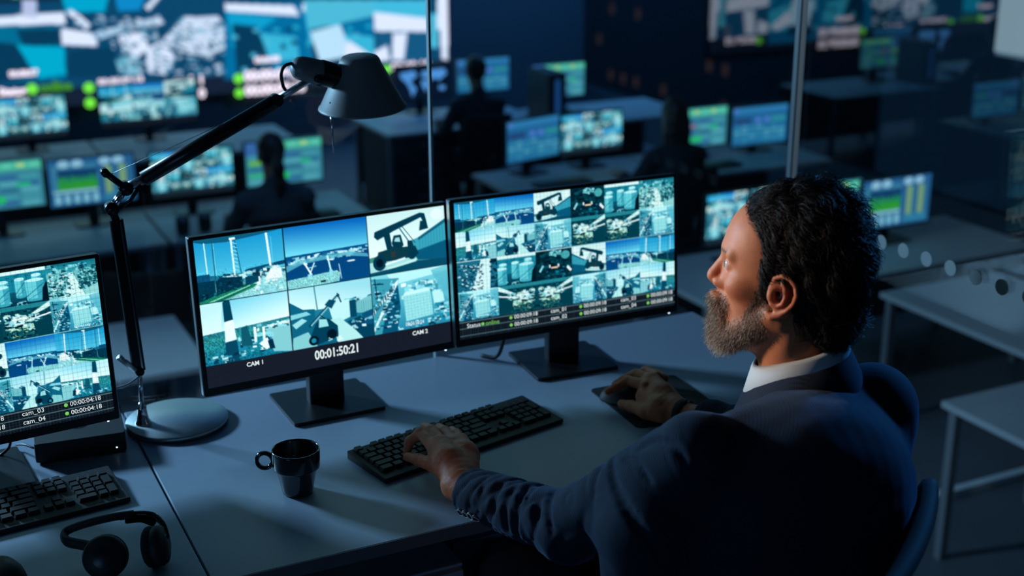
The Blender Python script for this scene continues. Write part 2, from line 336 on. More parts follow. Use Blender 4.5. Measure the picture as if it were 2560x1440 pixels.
def t_scrap():
    c = Cv(W_, H_, (12, 60, 72)); c.rect(0, 0, 1, .12, (40, 115, 125)); c.clutter(0, .1, 1, .9, 240, .06, [BK, DK, (20, 84, 96), (30, 100, 104)], 21); c.clutter(.05, .2, .7, .65, 120, .07, [WH, (190, 220, 215), PT, (160, 195, 180)], 22, .1); c.clutter(.1, .6, .6, .98, 70, .04, [(150, 190, 150), (60, 130, 110), BK], 23)
    c.poly([(.6, .28), (1, 0), (1, .16), (.72, .3)], (185, 215, 212)); c.line(.55, .45, 1, .34, .03, WH); c.poly([(.62, .55), (1, .42), (1, 1), (.66, .9)], (8, 54, 66)); c.rect(.2, .36, .5, .4, WH); return c
def t_night():
    c = Cv(W_, H_, (4, 36, 46)); c.clutter(0, 0, 1, 1, 140, .12, [BK, (2, 24, 32), (8, 54, 64), (14, 70, 80)], 31); c.ell(.5, .12, .12, .1, (90, 165, 165)); c.ell(.82, .22, .12, .14, (70, 145, 150)); c.clutter(.35, .02, .65, .25, 24, .06, [PT, DK], 32)
    c.line(.1, .7, .2, .5, .05, PT).line(.86, .62, .97, .78, .06, WH); c.rect(.42, .58, .6, .63, (225, 190, 165)); c.rect(.36, .5, .4, .6, WH).rect(.6, .5, .64, .6, WH); c.clutter(.2, .6, .8, .95, 30, .07, [DK, BK, TL_], 33); return c
TILES = dict(train=t_train(), harbour=t_harbour(), stacker=t_stacker(), chimney=t_chimney(), loader=t_loader(), ware=t_ware(), tanks=t_tanks(), trees=t_trees(), scrap=t_scrap(), night=t_night())
def _dash(c):
    for k in range(9): c.rect(.42+.035*k, .86, .442+.035*k, .92, WH, .85)
    return c
TILES['road'] = Cv(W_, H_, (30, 96, 116)).poly([(.6, 0), (.85, 0), (.8, 1), (.35, 1)], (185, 214, 216)).clutter(0, .1, .6, 1, 160, .05, [BK, DK, (8, 54, 66), WH], 44).clutter(.8, 0, 1, 1, 40, .08, [DK, BK], 45)
for _k, _t in TILES.items():
    _t.blur(1); _g = _t.a.mean(2, keepdims=True); _t.a = np.clip((_g+(_t.a-_g)*1.12)*1.20-.02, 0, 1)
TILES['wares'] = _dash(t_ware()); _w = TILES['wares']; _w.blur(1); _g = _w.a.mean(2, keepdims=True); _w.a = np.clip((_g+(_w.a-_g)*1.12)*1.20-.02, 0, 1)
def center_picture():
    c = Cv(640, 362, (22, 27, 40)); g = [0, .335, .67, 1.0]; r = [0, .425, .848]
    nm = [['train', 'harbour', 'stacker'], ['chimney', 'loader', 'ware']]
    for j in range(2):
        for i in range(3): c.paste(g[i], r[j], g[i+1], r[j+1], TILES[nm[j][i]])
    for x in g[1:3]: c.rect(x-.002, 0, x+.002, .848, (10, 40, 55))
    c.rect(0, .423, 1, .428, (12, 48, 64)); return c
def grid_lines(c, y1, n=64, al=.16):
    for i in range(n): c.rect(i/n, 0, i/n+.0018, y1, (6, 50, 66), al)
    for j in range(int(n*.56*y1)): c.rect(0, j/(n*.56), 1, j/(n*.56)+.003, (6, 50, 66), al)
def bar(c, y0):
    c.rect(0, y0, 1, 1, (10, 16, 26)); 
    for k in range(90): c.rect(k/90, y0, k/90+.002, 1, (40, 62, 70), .6)
    for k in range(9): c.rect(0, y0+(1-y0)*k/9, 1, y0+(1-y0)*k/9+.003, (40, 62, 70), .6)
    for y in (y0+.01, y0+(1-y0)*.42, y0+(1-y0)*.8): c.rect(0, y, 1, y+.006, (95, 130, 138), .8)
def right_picture():
    c = Cv(660, 372, (8, 20, 30)); X = [0, .175, .345, .51, .668, .832, 1.0]; Y = [0, .215, .43, .65, .862]
    G = [['train', 'harbour', 'stacker', 'night', 'tanks', 'trees'], ['chimney', 'loader', 'ware', 'scrap', 'scrap', 'ware'],
         ['road', 'tanks', 'night', 'stacker-', 'harbour-', 'train-'], ['ware', 'scrap-', 'scrap', 'ware-', 'loader-', 'chimney-']]
    for j in range(4):
        for i in range(6):
            k = G[j][i]; k = k.replace('ware', 'wares'); c.paste(X[i], Y[j], X[i+1], Y[j+1]+.004, TILES[k.rstrip('-')], k.endswith('-'))
    c.rect(0, .427, .51, .433, WH).rect(.51, .425, 1, .429, PT); grid_lines(c, .862); bar(c, .862); return c
def cctv_small():
    c = Cv(180, 104); a = right_picture(); c.paste(0, 0, 1, 1, a); c.a = np.clip(c.a*1.12, 0, 1); return c
def cctv_six():
    c = Cv(160, 92); c.paste(0, 0, 1, 1, center_picture()); return c
GR = (70, 205, 150)
def dash_green():
    c = Cv(180, 104, (62, 140, 160)); c.rect(0, 0, .22, .3, (60, 110, 175)); c.rect(.24, .03, 1, .2, (80, 200, 165)); g = random.Random(3)
    for i in range(5): c.rect(.27+.15*i, .07, .36+.15*i, .14, (190, 225, 140) if i % 2 else (110, 215, 190))
    for j in range(5):
        for i in range(4):
            c.rect(.03+.24*i, .3+.14*j, .23+.24*i, .4+.14*j, g.choice([(50, 120, 150), (70, 160, 175), (60, 190, 140), (90, 175, 190), (50, 110, 160)]))
    c.rect(.36, .44, .46, .5, (190, 110, 110)); c.rect(.05, .42, .25, .52, (120, 190, 70)); c.rect(.38, .74, .56, .88, (40, 200, 110)); c.rect(.7, .48, .86, .56, (40, 195, 130)); return c
def dash_blue():
    c = Cv(180, 104, (34, 108, 160)); c.rect(0, 0, 1, .14, (50, 130, 185)); c.rect(.02, .03, .1, .12, (90, 130, 215)); g = random.Random(4)
    c.rect(.02, .28, .34, .42, (36, 70, 120)); c.ell(.46, .36, .05, .07, (90, 130, 220)); c.ell(.62, .36, .05, .07, (90, 130, 220)); c.rect(.7, .3, .96, .42, (50, 150, 160))
    for i in range(7):
        for j in range(4): c.rect(.03+.135*i, .5+.12*j, .14+.135*i, .58+.12*j, g.choice([(50, 140, 175), (80, 165, 190), (40, 120, 165)]))
    return c
def dash_chart():
    c = Cv(180, 104, (40, 100, 150)); g = random.Random(5); c.rect(.04, .12, .56, .68, (60, 130, 165)); c.rect(.1, .22, .56, .64, (18, 66, 110)); y = .5; P = [(.1, .64)]
    for i in range(24): P.append((.1+.46*i/23, .5-.12*abs(math.sin(i*.9))-.05*g.random()))
    c.poly(P+[(.56, .64)], (40, 150, 80)); c.poly([(.1, .64)]+[(.1+.46*i/12, .57-.05*g.random()) for i in range(13)]+[(.56, .64)], (50, 165, 30))
    for x in (.12, .28, .6, .76): c.ell(x+.06, .1, .07, .08, (150, 200, 225))
    for x in (.65, .82): c.rect(x, .2, x+.08, .8, (130, 170, 120)); c.rect(x+.1, .2, x+.12, .8, (60, 130, 150))
    c.rect(.04, .66, .56, .72, (150, 205, 215)); 
    for i in range(5): c.rect(.05+.11*i, .76, .12+.11*i, .95, (130, 195, 215))
    c.rect(.62, .8, .96, .95, (50, 130, 165)); return c
def world_map():
    c = Cv(180, 104, (8, 22, 44)); 
    for P in ([(.08, .2), (.34, .14), (.4, .3), (.28, .45), (.3, .55), (.38, .7), (.3, .95), (.26, .7), (.2, .5), (.1, .35)], [(.48, .2), (.6, .16), (.9, .14), (.95, .3), (.8, .5), (.72, .4), (.64, .5), (.58, .4), (.48, .35)], [(.48, .45), (.6, .45), (.62, .6), (.55, .82), (.48, .6)], [(.8, .65), (.92, .68), (.9, .8), (.8, .78)]):
        c.poly(P, (90, 160, 235))
    return c
def video_wall_picture(XL, XR, ZB, ZT, YW):
    """big wall of camera pictures; u runs along the wall, v up"""
    def W(px, py):
        p = atY(px, py, YW); return (p[0]-XL)/(XR-XL), (ZT-p[2])/(ZT-ZB)
    c = Cv(900, int(900*(ZT-ZB)/(XR-XL)), (14, 24, 42))
    def PP(P, col, al=1.): c.poly([W(*p) for p in P], col, al)
    r0, r1 = W(300, 12)[1]-.02, W(560, 190)[1]; h = r1-r0
    # rows of tiles above what the frame shows
    names = ['trees', 'tanks', 'scrap', 'harbour', 'train', 'stacker', 'night', 'loader', 'chimney']
    for j in range(5):
        for i in range(5):
            c.paste(.2*i, r0-h*(j+1), .2*(i+1)-.003, r0-h*j-.01, TILES[names[(i+3*j) % 9]])
    xs = [0, .14, W(0, 100)[0], W(158, 100)[0], W(562, 100)[0], W(755, 100)[0], W(935, 100)[0], 1.0]
    c.paste(0, r0, xs[1], r1, TILES['ware']); c.paste(xs[1], r0, xs[2], r1, TILES['loader'])
    c.rect(xs[2]-.02, r0, 1, r1, (8, 60, 92)); TW = (205, 208, 226); TC = (30, 150, 180); TD = (4, 50, 78); CY = (70, 165, 190)
    PP([(-60, 45), (160, 30), (165, 60), (-60, 66)], TW); PP([(55, 0), (92, 0), (92, 45), (55, 40)], (165, 170, 200)); PP([(-60, 64), (160, 66), (165, 200), (-60, 200)], (0, 96, 128)); PP([(40, 75), (165, 70), (168, 110), (60, 118)], TD); PP([(32, 112), (160, 118), (166, 185), (100, 196), (60, 150)], (0, 150, 180)); PP([(-60, 100), (40, 110), (90, 190), (-60, 210)], TD)
    PP([(150, -20), (275, -20), (262, 30), (165, 30)], (0, 146, 180)); PP([(285, -20), (370, -20), (350, 25), (295, 28)], (10, 120, 175)); PP([(362, 18), (392, -15), (402, -8), (372, 28)], TW); PP([(165, 30), (180, 24), (228, 62), (215, 76)], TW)
    PP([(152, 70), (240, 84), (245, 116), (155, 112)], TW); PP([(240, 78), (330, 58), (335, 72), (245, 100)], (150, 175, 200)); PP([(295, 90), (365, 78), (370, 120), (345, 145), (305, 122)], TW); PP([(320, 60), (400, 40), (402, 62), (330, 76)], (170, 185, 205))
    PP([(410, 95), (460, 42), (545, 40), (568, 72), (570, 118), (520, 140), (440, 128), (412, 118)], (185, 195, 215)); PP([(365, 120), (410, 98), (440, 150), (420, 186), (370, 182)], (200, 205, 225)); PP([(290, 145), (345, 140), (350, 185), (290, 188)], (100, 160, 180))
    g = random.Random(9)
    for k in range(90):
        x, y = g.uniform(200, 560), g.uniform(45, 175); s_ = g.uniform(4, 12); PP([(x, y), (x+s_*1.6, y), (x+s_*1.6, y+s_), (x, y+s_)], g.choice([TW, TD, TW, (90, 150, 175), (0, 70, 100)]), .8)
    for k in range(260):
        x, y = g.uniform(290, 565), g.uniform(60, 186); s_ = g.uniform(2, 7); PP([(x, y), (x+s_*1.7, y), (x+s_*1.7, y+s_), (x, y+s_)], g.choice([(215, 220, 235), TD, (150, 180, 200), (0, 80, 115), (4, 60, 86)]), .75)
    for k in range(26):
        x, y = g.uniform(160, 420), g.uniform(34, 66); PP([(x, y), (x+12, y-2), (x+12, y+5), (x, y+6)], g.choice([(150, 170, 195), TD, (190, 195, 215)]), .8)
    PP([(170, 130), (280, 116), (300, 190), (170, 196)], (4, 52, 80))
    for x0, x1, sh in ((562, 755, 0), (755, 935, 6)):
        PP([(x0, 12), (x1, 4), (x1, 190), (x0, 200)], (0, 96, 140)); PP([(x0, 8), (x1-20, 14), (x1-6, 40), (x0, 28)], TW); PP([(x0+4, 30), (x1-60, 44), (x0+20, 120)], (10, 140, 180)); PP([(x0+70, 80), (x0+180, 92), (x0+186, 150), (x0+110, 156)], (50, 160, 190)); PP([(x0+20, 60), (x0+80, 66), (x0+120, 170), (x0+30, 190)], TD)
        for k in range(16):
            x, y = g.uniform(x0, x1), g.uniform(60, 170); PP([(x, y), (x+14, y), (x+14, y+10), (x, y+10)], g.choice([TD, CY, TC]))
    PP([(760, 0), (935, 0), (935, 40), (770, 75)], CY); PP([(775, 80), (850, 60), (880, 140), (800, 155)], (170, 200, 220)); PP([(870, 100), (930, 140), (905, 155), (860, 135)], TW); 
    PP([(935, 0), (1072, 0), (1072, 80), (935, 78)], (60, 165, 195)); PP([(935, 30), (1072, 46), (1072, 80), (935, 78)], TW); PP([(935, 80), (1072, 80), (1072, 155), (935, 155)], (16, 76, 112)); PP([(982, 84), (1018, 82), (1010, 150), (980, 150)], TW); PP([(935, 130), (968, 112), (975, 150), (940, 156)], TW)
    PP([(1076, 0), (1095, 0), (1095, 120), (1076, 120)], CY); PP([(1095, -40), (1120, -40), (1120, 150), (1104, 148), (1100, 75), (1092, 74)], TW); PP([(1076, -20), (1092, -20), (1092, 34), (1076, 34)], TD)
    for j in range(5): c.rect(0, r1+.004+j*.02, 1, r1+.006+j*.02, (34, 40, 58))
    # status lines: letters far too small to be read from here are left to the lettering meshes
    return c, W
def show_picture(name, cv, w, h, parent, M_, loc, sub=False):
    """a flat display surface facing -Y, w by h, whose picture is a colour attribute"""
    nx, ny = cv.w, cv.h
    X, Z = np.meshgrid(np.linspace(-w/2, w/2, nx+1), np.linspace(h/2, -h/2, ny+1))
    co = np.stack([X, np.zeros_like(X), Z], -1).reshape(-1, 3)
    idx = np.arange((nx+1)*(ny+1)).reshape(ny+1, nx+1)
    q = np.stack([idx[:-1, :-1], idx[1:, :-1], idx[1:, 1:], idx[:-1, 1:]], -1).reshape(-1, 4)
    me = bpy.data.meshes.new(name); me.vertices.add(len(co)); me.vertices.foreach_set('co', co.ravel())
    me.loops.add(len(q)*4); me.loops.foreach_set('vertex_index', q.ravel().astype(np.int32))
    me.polygons.add(len(q)); me.polygons.foreach_set('loop_start', np.arange(0, len(q)*4, 4, dtype=np.int32))
    me.update(calc_edges=True)
    A = np.pad(cv.a, ((0, 1), (0, 1), (0, 0)), 'edge'); B = np.pad(cv.a, ((1, 0), (1, 0), (0, 0)), 'edge'); A = (A+B)/2
    L = np.where(A <= .04045, A/12.92, ((A+.055)/1.055)**2.4)
    at_ = me.color_attributes.new('picture', 'FLOAT_COLOR', 'POINT')
    at_.data.foreach_set('color', np.concatenate([L, np.ones(L.shape[:2]+(1,))], -1).astype(np.float32).ravel())
    me.materials.append(M_); o = bpy.data.objects.new(name, me); COL.objects.link(o)
    o.parent = parent; o.location = loc; return o
# ---------------------------------------------------------------- materials in use
M = dict(
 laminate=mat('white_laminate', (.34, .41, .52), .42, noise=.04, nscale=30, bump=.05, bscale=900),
 edge=mat('grey_edge_band', (.16, .17, .19), .5, noise=.05),
 black=mat('black_plastic', (.012, .013, .016), .42, noise=.2, nscale=60),
 soft=mat('soft_black_plastic', (.012, .013, .015), .6, noise=.2, bump=.1, bscale=1500),
 base=mat('dark_stand_metal', (.035, .037, .043), .38, metal=.6, noise=.15, nscale=25),
 gloss=mat('gloss_black', (.006, .006, .008), .12, noise=.1),
 silver=mat('brushed_silver', (.60, .64, .66), .42, metal=1, noise=.08, nscale=120),
 chrome=mat('polished_chrome', (.75, .76, .78), .12, metal=1, noise=.03),
 lampgrey=mat('lamp_grey_paint', (.26, .28, .29), .5, metal=.2, noise=.05),
 armblack=mat('lamp_dark_arm', (.03, .032, .036), .3, metal=.7, noise=.05),
 ceramic=mat('glazed_black_ceramic', (.012, .016, .022), .13, noise=.1, coat=.5),
 key=mat('black_key_plastic', (.009, .010, .012), .55, noise=.15),
 pad=mat('black_mat_fabric', (.008, .009, .012), .85, noise=.3, nscale=400, bump=.3, bscale=2500),
 floor=mat('dark_blue_grey_floor', (.10, .11, .13), .55, noise=.15, nscale=4),
 carpet=mat('grey_carpet', (.07, .08, .10), .9, noise=.25, nscale=80, bump=.4, bscale=600),
 wall=mat('dark_wall_paint', (.05, .075, .10), .7, noise=.06, nscale=3),
 deskpaint=mat('pale_desk_top', (.42, .45, .48), .45, noise=.05),
 cabinet=mat('dark_grey_cabinet', (.035, .04, .05), .5, noise=.1),
 metalleg=mat('grey_leg_metal', (.30, .32, .35), .4, metal=.5, noise=.05),
 alu=mat('aluminium_profile', (.85, .88, .9), .5, metal=.0, noise=.04),
 mesh=mat('black_chair_mesh', (.008, .008, .010), .8, noise=.3, nscale=300, bump=.4, bscale=1200),
 screen=screen_mat('display_picture', 1.0),
 screen_far=screen_mat('far_display_picture', .9),
 wallscreen=screen_mat('led_wall_picture', 1.5),
 glass=glass_mat('partition_glass', (.93, .97, .985), 1.40),
 winglass=glass_mat('coated_window_glass', (.85, .92, .95), 2.3),
 txt=emis('white_lettering', hx(225, 238, 240), 1.), txtg=emis('green_lettering', hx(120, 200, 90), 1.), gdot=emis('green_status_light', hx(120, 205, 95), 1.),
 txtw=emis('wall_lettering', hx(235, 215, 228), 1.6), gdotw=emis('wall_green_light', hx(110, 215, 60), 1.5), txtgw=emis('wall_green_lettering', hx(70, 150, 40), 1.),
 led=emis('white_power_light', hx(200, 235, 255), 3.),
 frost=mat('frosted_dot_film', (.30, .33, .34), .8, noise=.03),
)
Z0 = -.02
def slab(name, c, d, m_): return struct(MB().box(c, d).build(name, m_))
# office floor (raised) and the sunken control room beyond the glass
slab('floor', (-.70, -.03, -.15), (5.8, 5.56, .30), M['carpet'])
lf = slab('floor', (1.0, 8.0, LOW-.05), (14.6, 20.5, .1), M['floor'])
slab('wall_back', (.85, 13.3, 1.2), (13.1, .2, 4.6), M['wall'])
slab('wall_left', (-5.8, 8.0, 1.2), (.2, 10.8, 4.6), M['wall'])
slab('wall_front', (-.65, -2.92, 1.5), (5.9, .2, 3.2), M['wall'])
slab('wall_office_left', (-3.7, -.0, 1.5), (.2, 5.64, 3.2), M['wall'])
slab('ceiling', (1.0, 5.2, 3.45), (14.6, 16.4, .1), M['wall'])
slab('trim_1', (7.44, 8.0, LOW+.2), (.14, 10.6, .4), M['wall'])          # sill under the window wall
PLY, PLX = 2.702, 2.150
# glass partition behind the desk and on its right
def pane(name, x0, x1, z0, z1):
    return struct(MB().box(((x0+x1)/2, PLY, (z0+z1)/2), (x1-x0, .010, z1-z0)).build(name, M['glass']))
JX = float(atY(1075, 250, PLY)[0])
pane('window_1', -3.6, JX-.003, 0.02, 3.1); pane('window_3', JX+.003, PLX-.018, 0.02, 3.1)
w4 = struct(MB().box((PLX, .94, 1.56), (.010, 3.49, 3.08)).build('window_4', M['glass']))
M['seal'] = mat('glass_edge_seal', (.38, .44, .47), .35, noise=.04)
M['seald'] = mat('dark_edge_seal', (.10, .12, .14), .4, noise=.04)
slab('trim_2', (float(atY(1075, 250, PLY)[0]), PLY, 1.56), (.006, .012, 3.08), M['seal'])
p_ = thing('corner_post', (PLX-.006, PLY, 0), 'pale aluminium post at the corner where the two glass partitions meet', 'post')
MB().box((0, 0, 1.55), (.017, .020, 3.1)).build('profile', M['alu'], p_, bevel=.002)
MB().box((-.0115, -.002, 1.55), (.006, .016, 3.1)).build('gasket', M['seald'], p_)
for k, px in enumerate([(2208, 608), (2265, 627), (2323, 647), (2382, 668), (2445, 692), (2507, 712), (2575, 740)]):
    y = (2.4013-.0783*k)*PLX/2.2
    dm = MB().lathe([(0, 0), (.018, 0), (.018, .0006), (0, .0006)], 32, M=Matrix.Translation((PLX-.0065, y, CAMZ-(CAMZ-DESK-.2165)*PLX/2.2)) @ Matrix.Rotation(PI/2, 4, 'Y'), smooth=False)
    dm.build('frosted_dot', M['frost'], w4)
# ---------------------------------------------------------------- far windows with the night city
wf = MB().box((7.39, 8.0, 1.4), (.012, 10.5, 4.2)); struct(wf.build('window_5', M['winglass']))
slab('trim_4', (7.39, 2.7, 1.2), (.1, .1, 4.6), M['wall'])
def lit_tower(x, y, w, d, ztop, seed, label, colors):
    t = thing('tower_block', (x, y, -60), label, 'building', 'night towers beyond the window')
    MB().box((0, 0, (ztop+60)/2), (w, d, ztop+60)).build('facade', M['cabinet'], t)
    g = random.Random(seed); A = MB(); Bw = MB()
    for k in range(int(d/2.4)):
        if g.random() < .25: continue
        for j in range(26):
            if g.random() < .45: continue
            yy = -d/2+1.2+2.4*k; zz = ztop+60-2.0-3.2*j
            (Bw if g.random() < .06 else A).add([(-w/2-.05, yy-.4, zz), (-w/2-.05, yy+.4, zz), (-w/2-.05, yy+.4, zz+1.0), (-w/2-.05, yy-.4, zz+1.0)], [(0, 3, 2, 1)])
    o = A.build('lit_windows', colors, t); o['kind'] = 'stuff'
    o = Bw.build('bright_windows', BRW, t); o['kind'] = 'stuff'
    return t
dimwin = emis('dim_warm_window', hx(110, 74, 62), .30); BRW = emis('bright_warm_window', hx(235, 180, 130), .9)
lit_tower(72, 108, 12, 42, -5, 3, 'dark office tower with columns of dim warm windows beyond the glass', dimwin)
lit_tower(70, 152, 14, 30, -3, 5, 'night tower farther left behind the first tower', dimwin)
# ---------------------------------------------------------------- desks
def main_desk(name, x0, x1, label):
    t = thing(name, ((x0+x1)/2, 2.305, 0), label, 'desk', 'white desks inside the glass office')
    w = x1-x0
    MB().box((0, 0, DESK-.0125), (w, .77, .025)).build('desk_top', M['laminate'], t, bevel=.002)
    MB().box((0, -.3855, DESK-.0125), (w-.002, .0015, .024)).build('edge_band', M['edge'], t)
    for sx in (-1, 1):
        for sy in (-1, 1): MB().box((sx*(w/2-.04), sy*.34, (DESK-.025)/2), (.045, .045, DESK-.025)).build('leg', M['metalleg'], t)
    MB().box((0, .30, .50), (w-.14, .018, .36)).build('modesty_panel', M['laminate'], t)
    return t
main_desk('office_desk', .3975, 1.842, 'white desk holding the two wide monitors, lamp and mug in front of the seated man')
main_desk('office_desk', -1.05, .3935, 'white desk at left holding the cropped monitor, keyboard and headset')
def drawer_unit(x, label, y=2.23):
    t = thing('drawer_unit', (x, y, 0), label, 'cabinet', 'white drawer units under the desk')
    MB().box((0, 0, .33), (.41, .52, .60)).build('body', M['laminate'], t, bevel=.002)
    for k in range(3):
        d = MB().box((0, -.268, .13+.2*k), (.40, .016, .19)).build('drawer', M['laminate'], t, bevel=.002)
        MB().box((0, -.283, .18+.2*k), (.12, .012, .012)).build('handle', M['metalleg'], d)
    for sx in (-1, 1):
        for sy in (-1, 1): MB().lathe([(.02, 0), (.024, .015), (.02, .03)], 12, M=Matrix.Translation((sx*.17, sy*.2, 0)), close=True).build('caster', M['black'], t)
    return t
drawer_unit(.66, 'white drawer unit under the desk, nearer the desk seam')
drawer_unit(1.08, 'white drawer unit under the desk beside the man\'s knees', 2.325)

# ---------------------------------------------------------------- the three monitors
MW, MH, TILT = .5603, .3263, .085
def make_monitor(bx, by, brz, px_, py_, pz, prz, label, pic, extra=None):
    t = thing('computer_monitor', (bx, by, DESK), label, 'monitor', 'monitors on the white desks', brz)
    MB().rbox((0, 0, .004), (.203, .182, .008), .006).build('stand_base', M['base'], t, bevel=.0012)
    R = Matrix.Rotation(-brz, 4, 'Z'); P = R @ Vector((px_-bx, py_-by, pz))
    da = prz-brz
    MB().box((0, .006, .14), (.078, .030, .27)).build('stand_neck', M['base'], t, bevel=.004)
    T = Matrix.Translation(P) @ Matrix.Rotation(da, 4, 'Z') @ Matrix.Rotation(-TILT, 4, 'X')
    def ch(o): o.matrix_local = T; return o
    b = MB().rbox((0, .012, 0), (MW, .022, MH), .004, 'y')
    case = ch(b.build('casing', M['black'], t, bevel=.0015))
    ch(MB().box((0, .034, -.02), (.30, .024, .17)).build('rear_housing', M['black'], t, bevel=.006))
    for sx_ in (-1, 1): ch(MB().box((sx_*(MW/2+.0006), .010, 0), (.0012, .014, MH-.006)).build('side_trim', M['silver'], t))
    s = show_picture('screen', pic, MW-.018, MH-.024, t, M['screen'], (0, 0, 0)); s.matrix_local = T @ Matrix.Translation((0, -.0003, .0052))
    led = MB().box((MW/2-.022, .004, -MH/2-.001), (.003, .003, .002)).build('power_light', M['led'], t); ch(led)
    w, h = MW-.018, MH-.024
    for (s_, u, v, size, m_, al, *r) in (extra or []):
        k = r[0] if r else {}
        if s_ == 'O':
            o = MB().lathe([(0, 0), (size, 0), (size, .0002), (0, .0002)], 16, smooth=False).build('status_light', m_, s); o.rotation_euler = (PI/2, 0, 0); o.location = ((u-.5)*w, -.0004, (.5-v)*h)
        else:
            text_mesh('screen_lettering', s_, size, m_, s, ((u-.5)*w, -.0005, (.5-v)*h), al, **k)
    return t
TX, TG, GD = M['txt'], M['txtg'], M['gdot']
ex_c = [('00:01:50:21', .512, .915, .027, TX, 'CENTER', dict(bold=.0006, sx=.80)), ('CAM 1', .185, .888, .0125, TX, 'CENTER', dict(bold=.0003)), ('CAM 2', .865, .888, .0125, TX, 'CENTER', dict(bold=.0003)), ('00:06:58:04', .845, .812, .0125, TX, 'CENTER', dict(sx=.75))]
def status(col, tm, cs):
    e = [('Status', .03, .906, .0135, TX, 'LEFT'), ('O', .100, .906, .0036, GD, 'L'), ('online', .112, .906, .0135, TG, 'LEFT')]
    for (xd, xc) in cs:
        for j in (0, 1): e += [('O', xd, .893+.055*j, .0036, GD, 'L'), (tm, xd+.014, .893+.055*j, .0125, TX, 'LEFT')]
    for k, xc in enumerate(col):
        for j in (0, 1): e.append(('cam_0%d' % (2*k+j+1), xc, .893+.055*j, .0130, TX, 'LEFT'))
    return e
make_monitor(.801, 2.543, .015, .8005, 2.4838, .2603+.002, .0508, 'wide monitor at the middle showing six port camera pictures and a counter', center_picture(), ex_c)
make_monitor(1.373, 2.529, -.066, 1.3541, 2.4662, .2703+.002, -.0222, 'wide monitor nearest the man showing a grid of many small camera pictures', right_picture(), status((.405, .735), '00:00:09:18', ((.225, 0), (.545, 0), (.868, 0))))
tag(MB().tube(catmull([(1.262, 2.60, DESK+.10), (1.245, 2.585, DESK+.05), (1.235, 2.60, DESK+.012), (1.215, 2.64, DESK+.005)]), .0045).build('cable', M['black']), 'short black cable behind the foot of the wide monitor nearest the man', 'cable')
make_monitor(.077, 2.50, .08, .071, 2.4148, .2608, .1092, 'monitor cropped by the left edge of the photo, on the left desk', right_picture(), status((.36, .69), '00:00:04:18', ((.195, 0), (.51, 0), (.838, 0))))

# ---------------------------------------------------------------- keyboards
def make_keyboard(cx, cy_, rz, label, W=.444, D=.137):
    t = thing('computer_keyboard', (cx, cy_, DESK), label, 'keyboard', 'black keyboards on the desks', rz)
    b = MB()
    vs_ = [(-W/2, -D/2, .001), (W/2, -D/2, .001), (W/2, D/2, .001), (-W/2, D/2, .001), (-W/2, -D/2, .010), (W/2, -D/2, .010), (W/2, D/2, .019), (-W/2, D/2, .019)]
    b.add(vs_, [(3, 2, 1, 0), (4, 5, 6, 7), (0, 1, 5, 4), (1, 2, 6, 5), (2, 3, 7, 6), (3, 0, 4, 7)])
    b.build('case', M['soft'], t, bevel=.002)
    u = .0188; cache = {}
    def key(x0, row, w=1., h=1.):
        kk = (round(w, 2), round(h, 2))
        if kk not in cache:
            cache[kk] = MB().box((0, 0, .003), (w*u-.003, h*u*.95-.003, .007), taper=.86).build('key', M['key'], None, bevel=.0008).data
            bpy.data.objects.remove([o for o in bpy.data.objects if o.data == cache[kk]][0])
        o = bpy.data.objects.new('key', cache[kk]); COL.objects.link(o); o.parent = t
        y = D/2-.014-u*.97*row-u*.97*(h-1)/2
        o.location = (-W/2+.009+u*(x0+w/2), y, .010+.009*(y+D/2)/D+.001); o.rotation_euler = (.066, 0, 0)
    rows = [[(0, 1), (2, 1), (3, 1), (4, 1), (5, 1), (6.5, 1), (7.5, 1), (8.5, 1), (9.5, 1), (11, 1), (12, 1), (13, 1), (14, 1)],
            [(i, 1) for i in range(13)]+[(13, 2)], [(0, 1.5)]+[(1.5+i, 1) for i in range(12)]+[(13.5, 1.5)],
            [(0, 1.75)]+[(1.75+i, 1) for i in range(11)]+[(12.75, 2.25)], [(0, 2.25)]+[(2.25+i, 1) for i in range(10)]+[(12.25, 2.75)],
            [(0, 1.5), (1.5, 1.25), (2.75, 1.25), (4, 6), (10, 1.25), (11.25, 1.25), (12.5, 1.25), (13.75, 1.25)]]
    for r, ks in enumerate(rows):
        for x0, w in ks: key(x0, r, w)
    for x0, r in [(15.25+i, r) for r in range(3) for i in range(3)]+[(15.25+i, 5) for i in range(3)]+[(16.25, 4)]: key(x0, r)
    for x0, r, w, h in [(18.5+i, r, 1, 1) for r in range(1, 4) for i in range(3)]+[(18.5+i, 4, 1, 1) for i in range(3)]+[(18.5, 5, 2, 1), (20.5, 5, 1, 1), (21.5, 1, 1, 1), (21.5, 2, 1, 2), (21.5, 4, 1, 2)]: key(x0, r, w, h)
    return t
make_keyboard(.979, 2.241, .218, 'long black keyboard under the man\'s left hand')
make_keyboard(.103, 2.311, .110, 'black keyboard at left behind the headset, cropped by the photo edge')

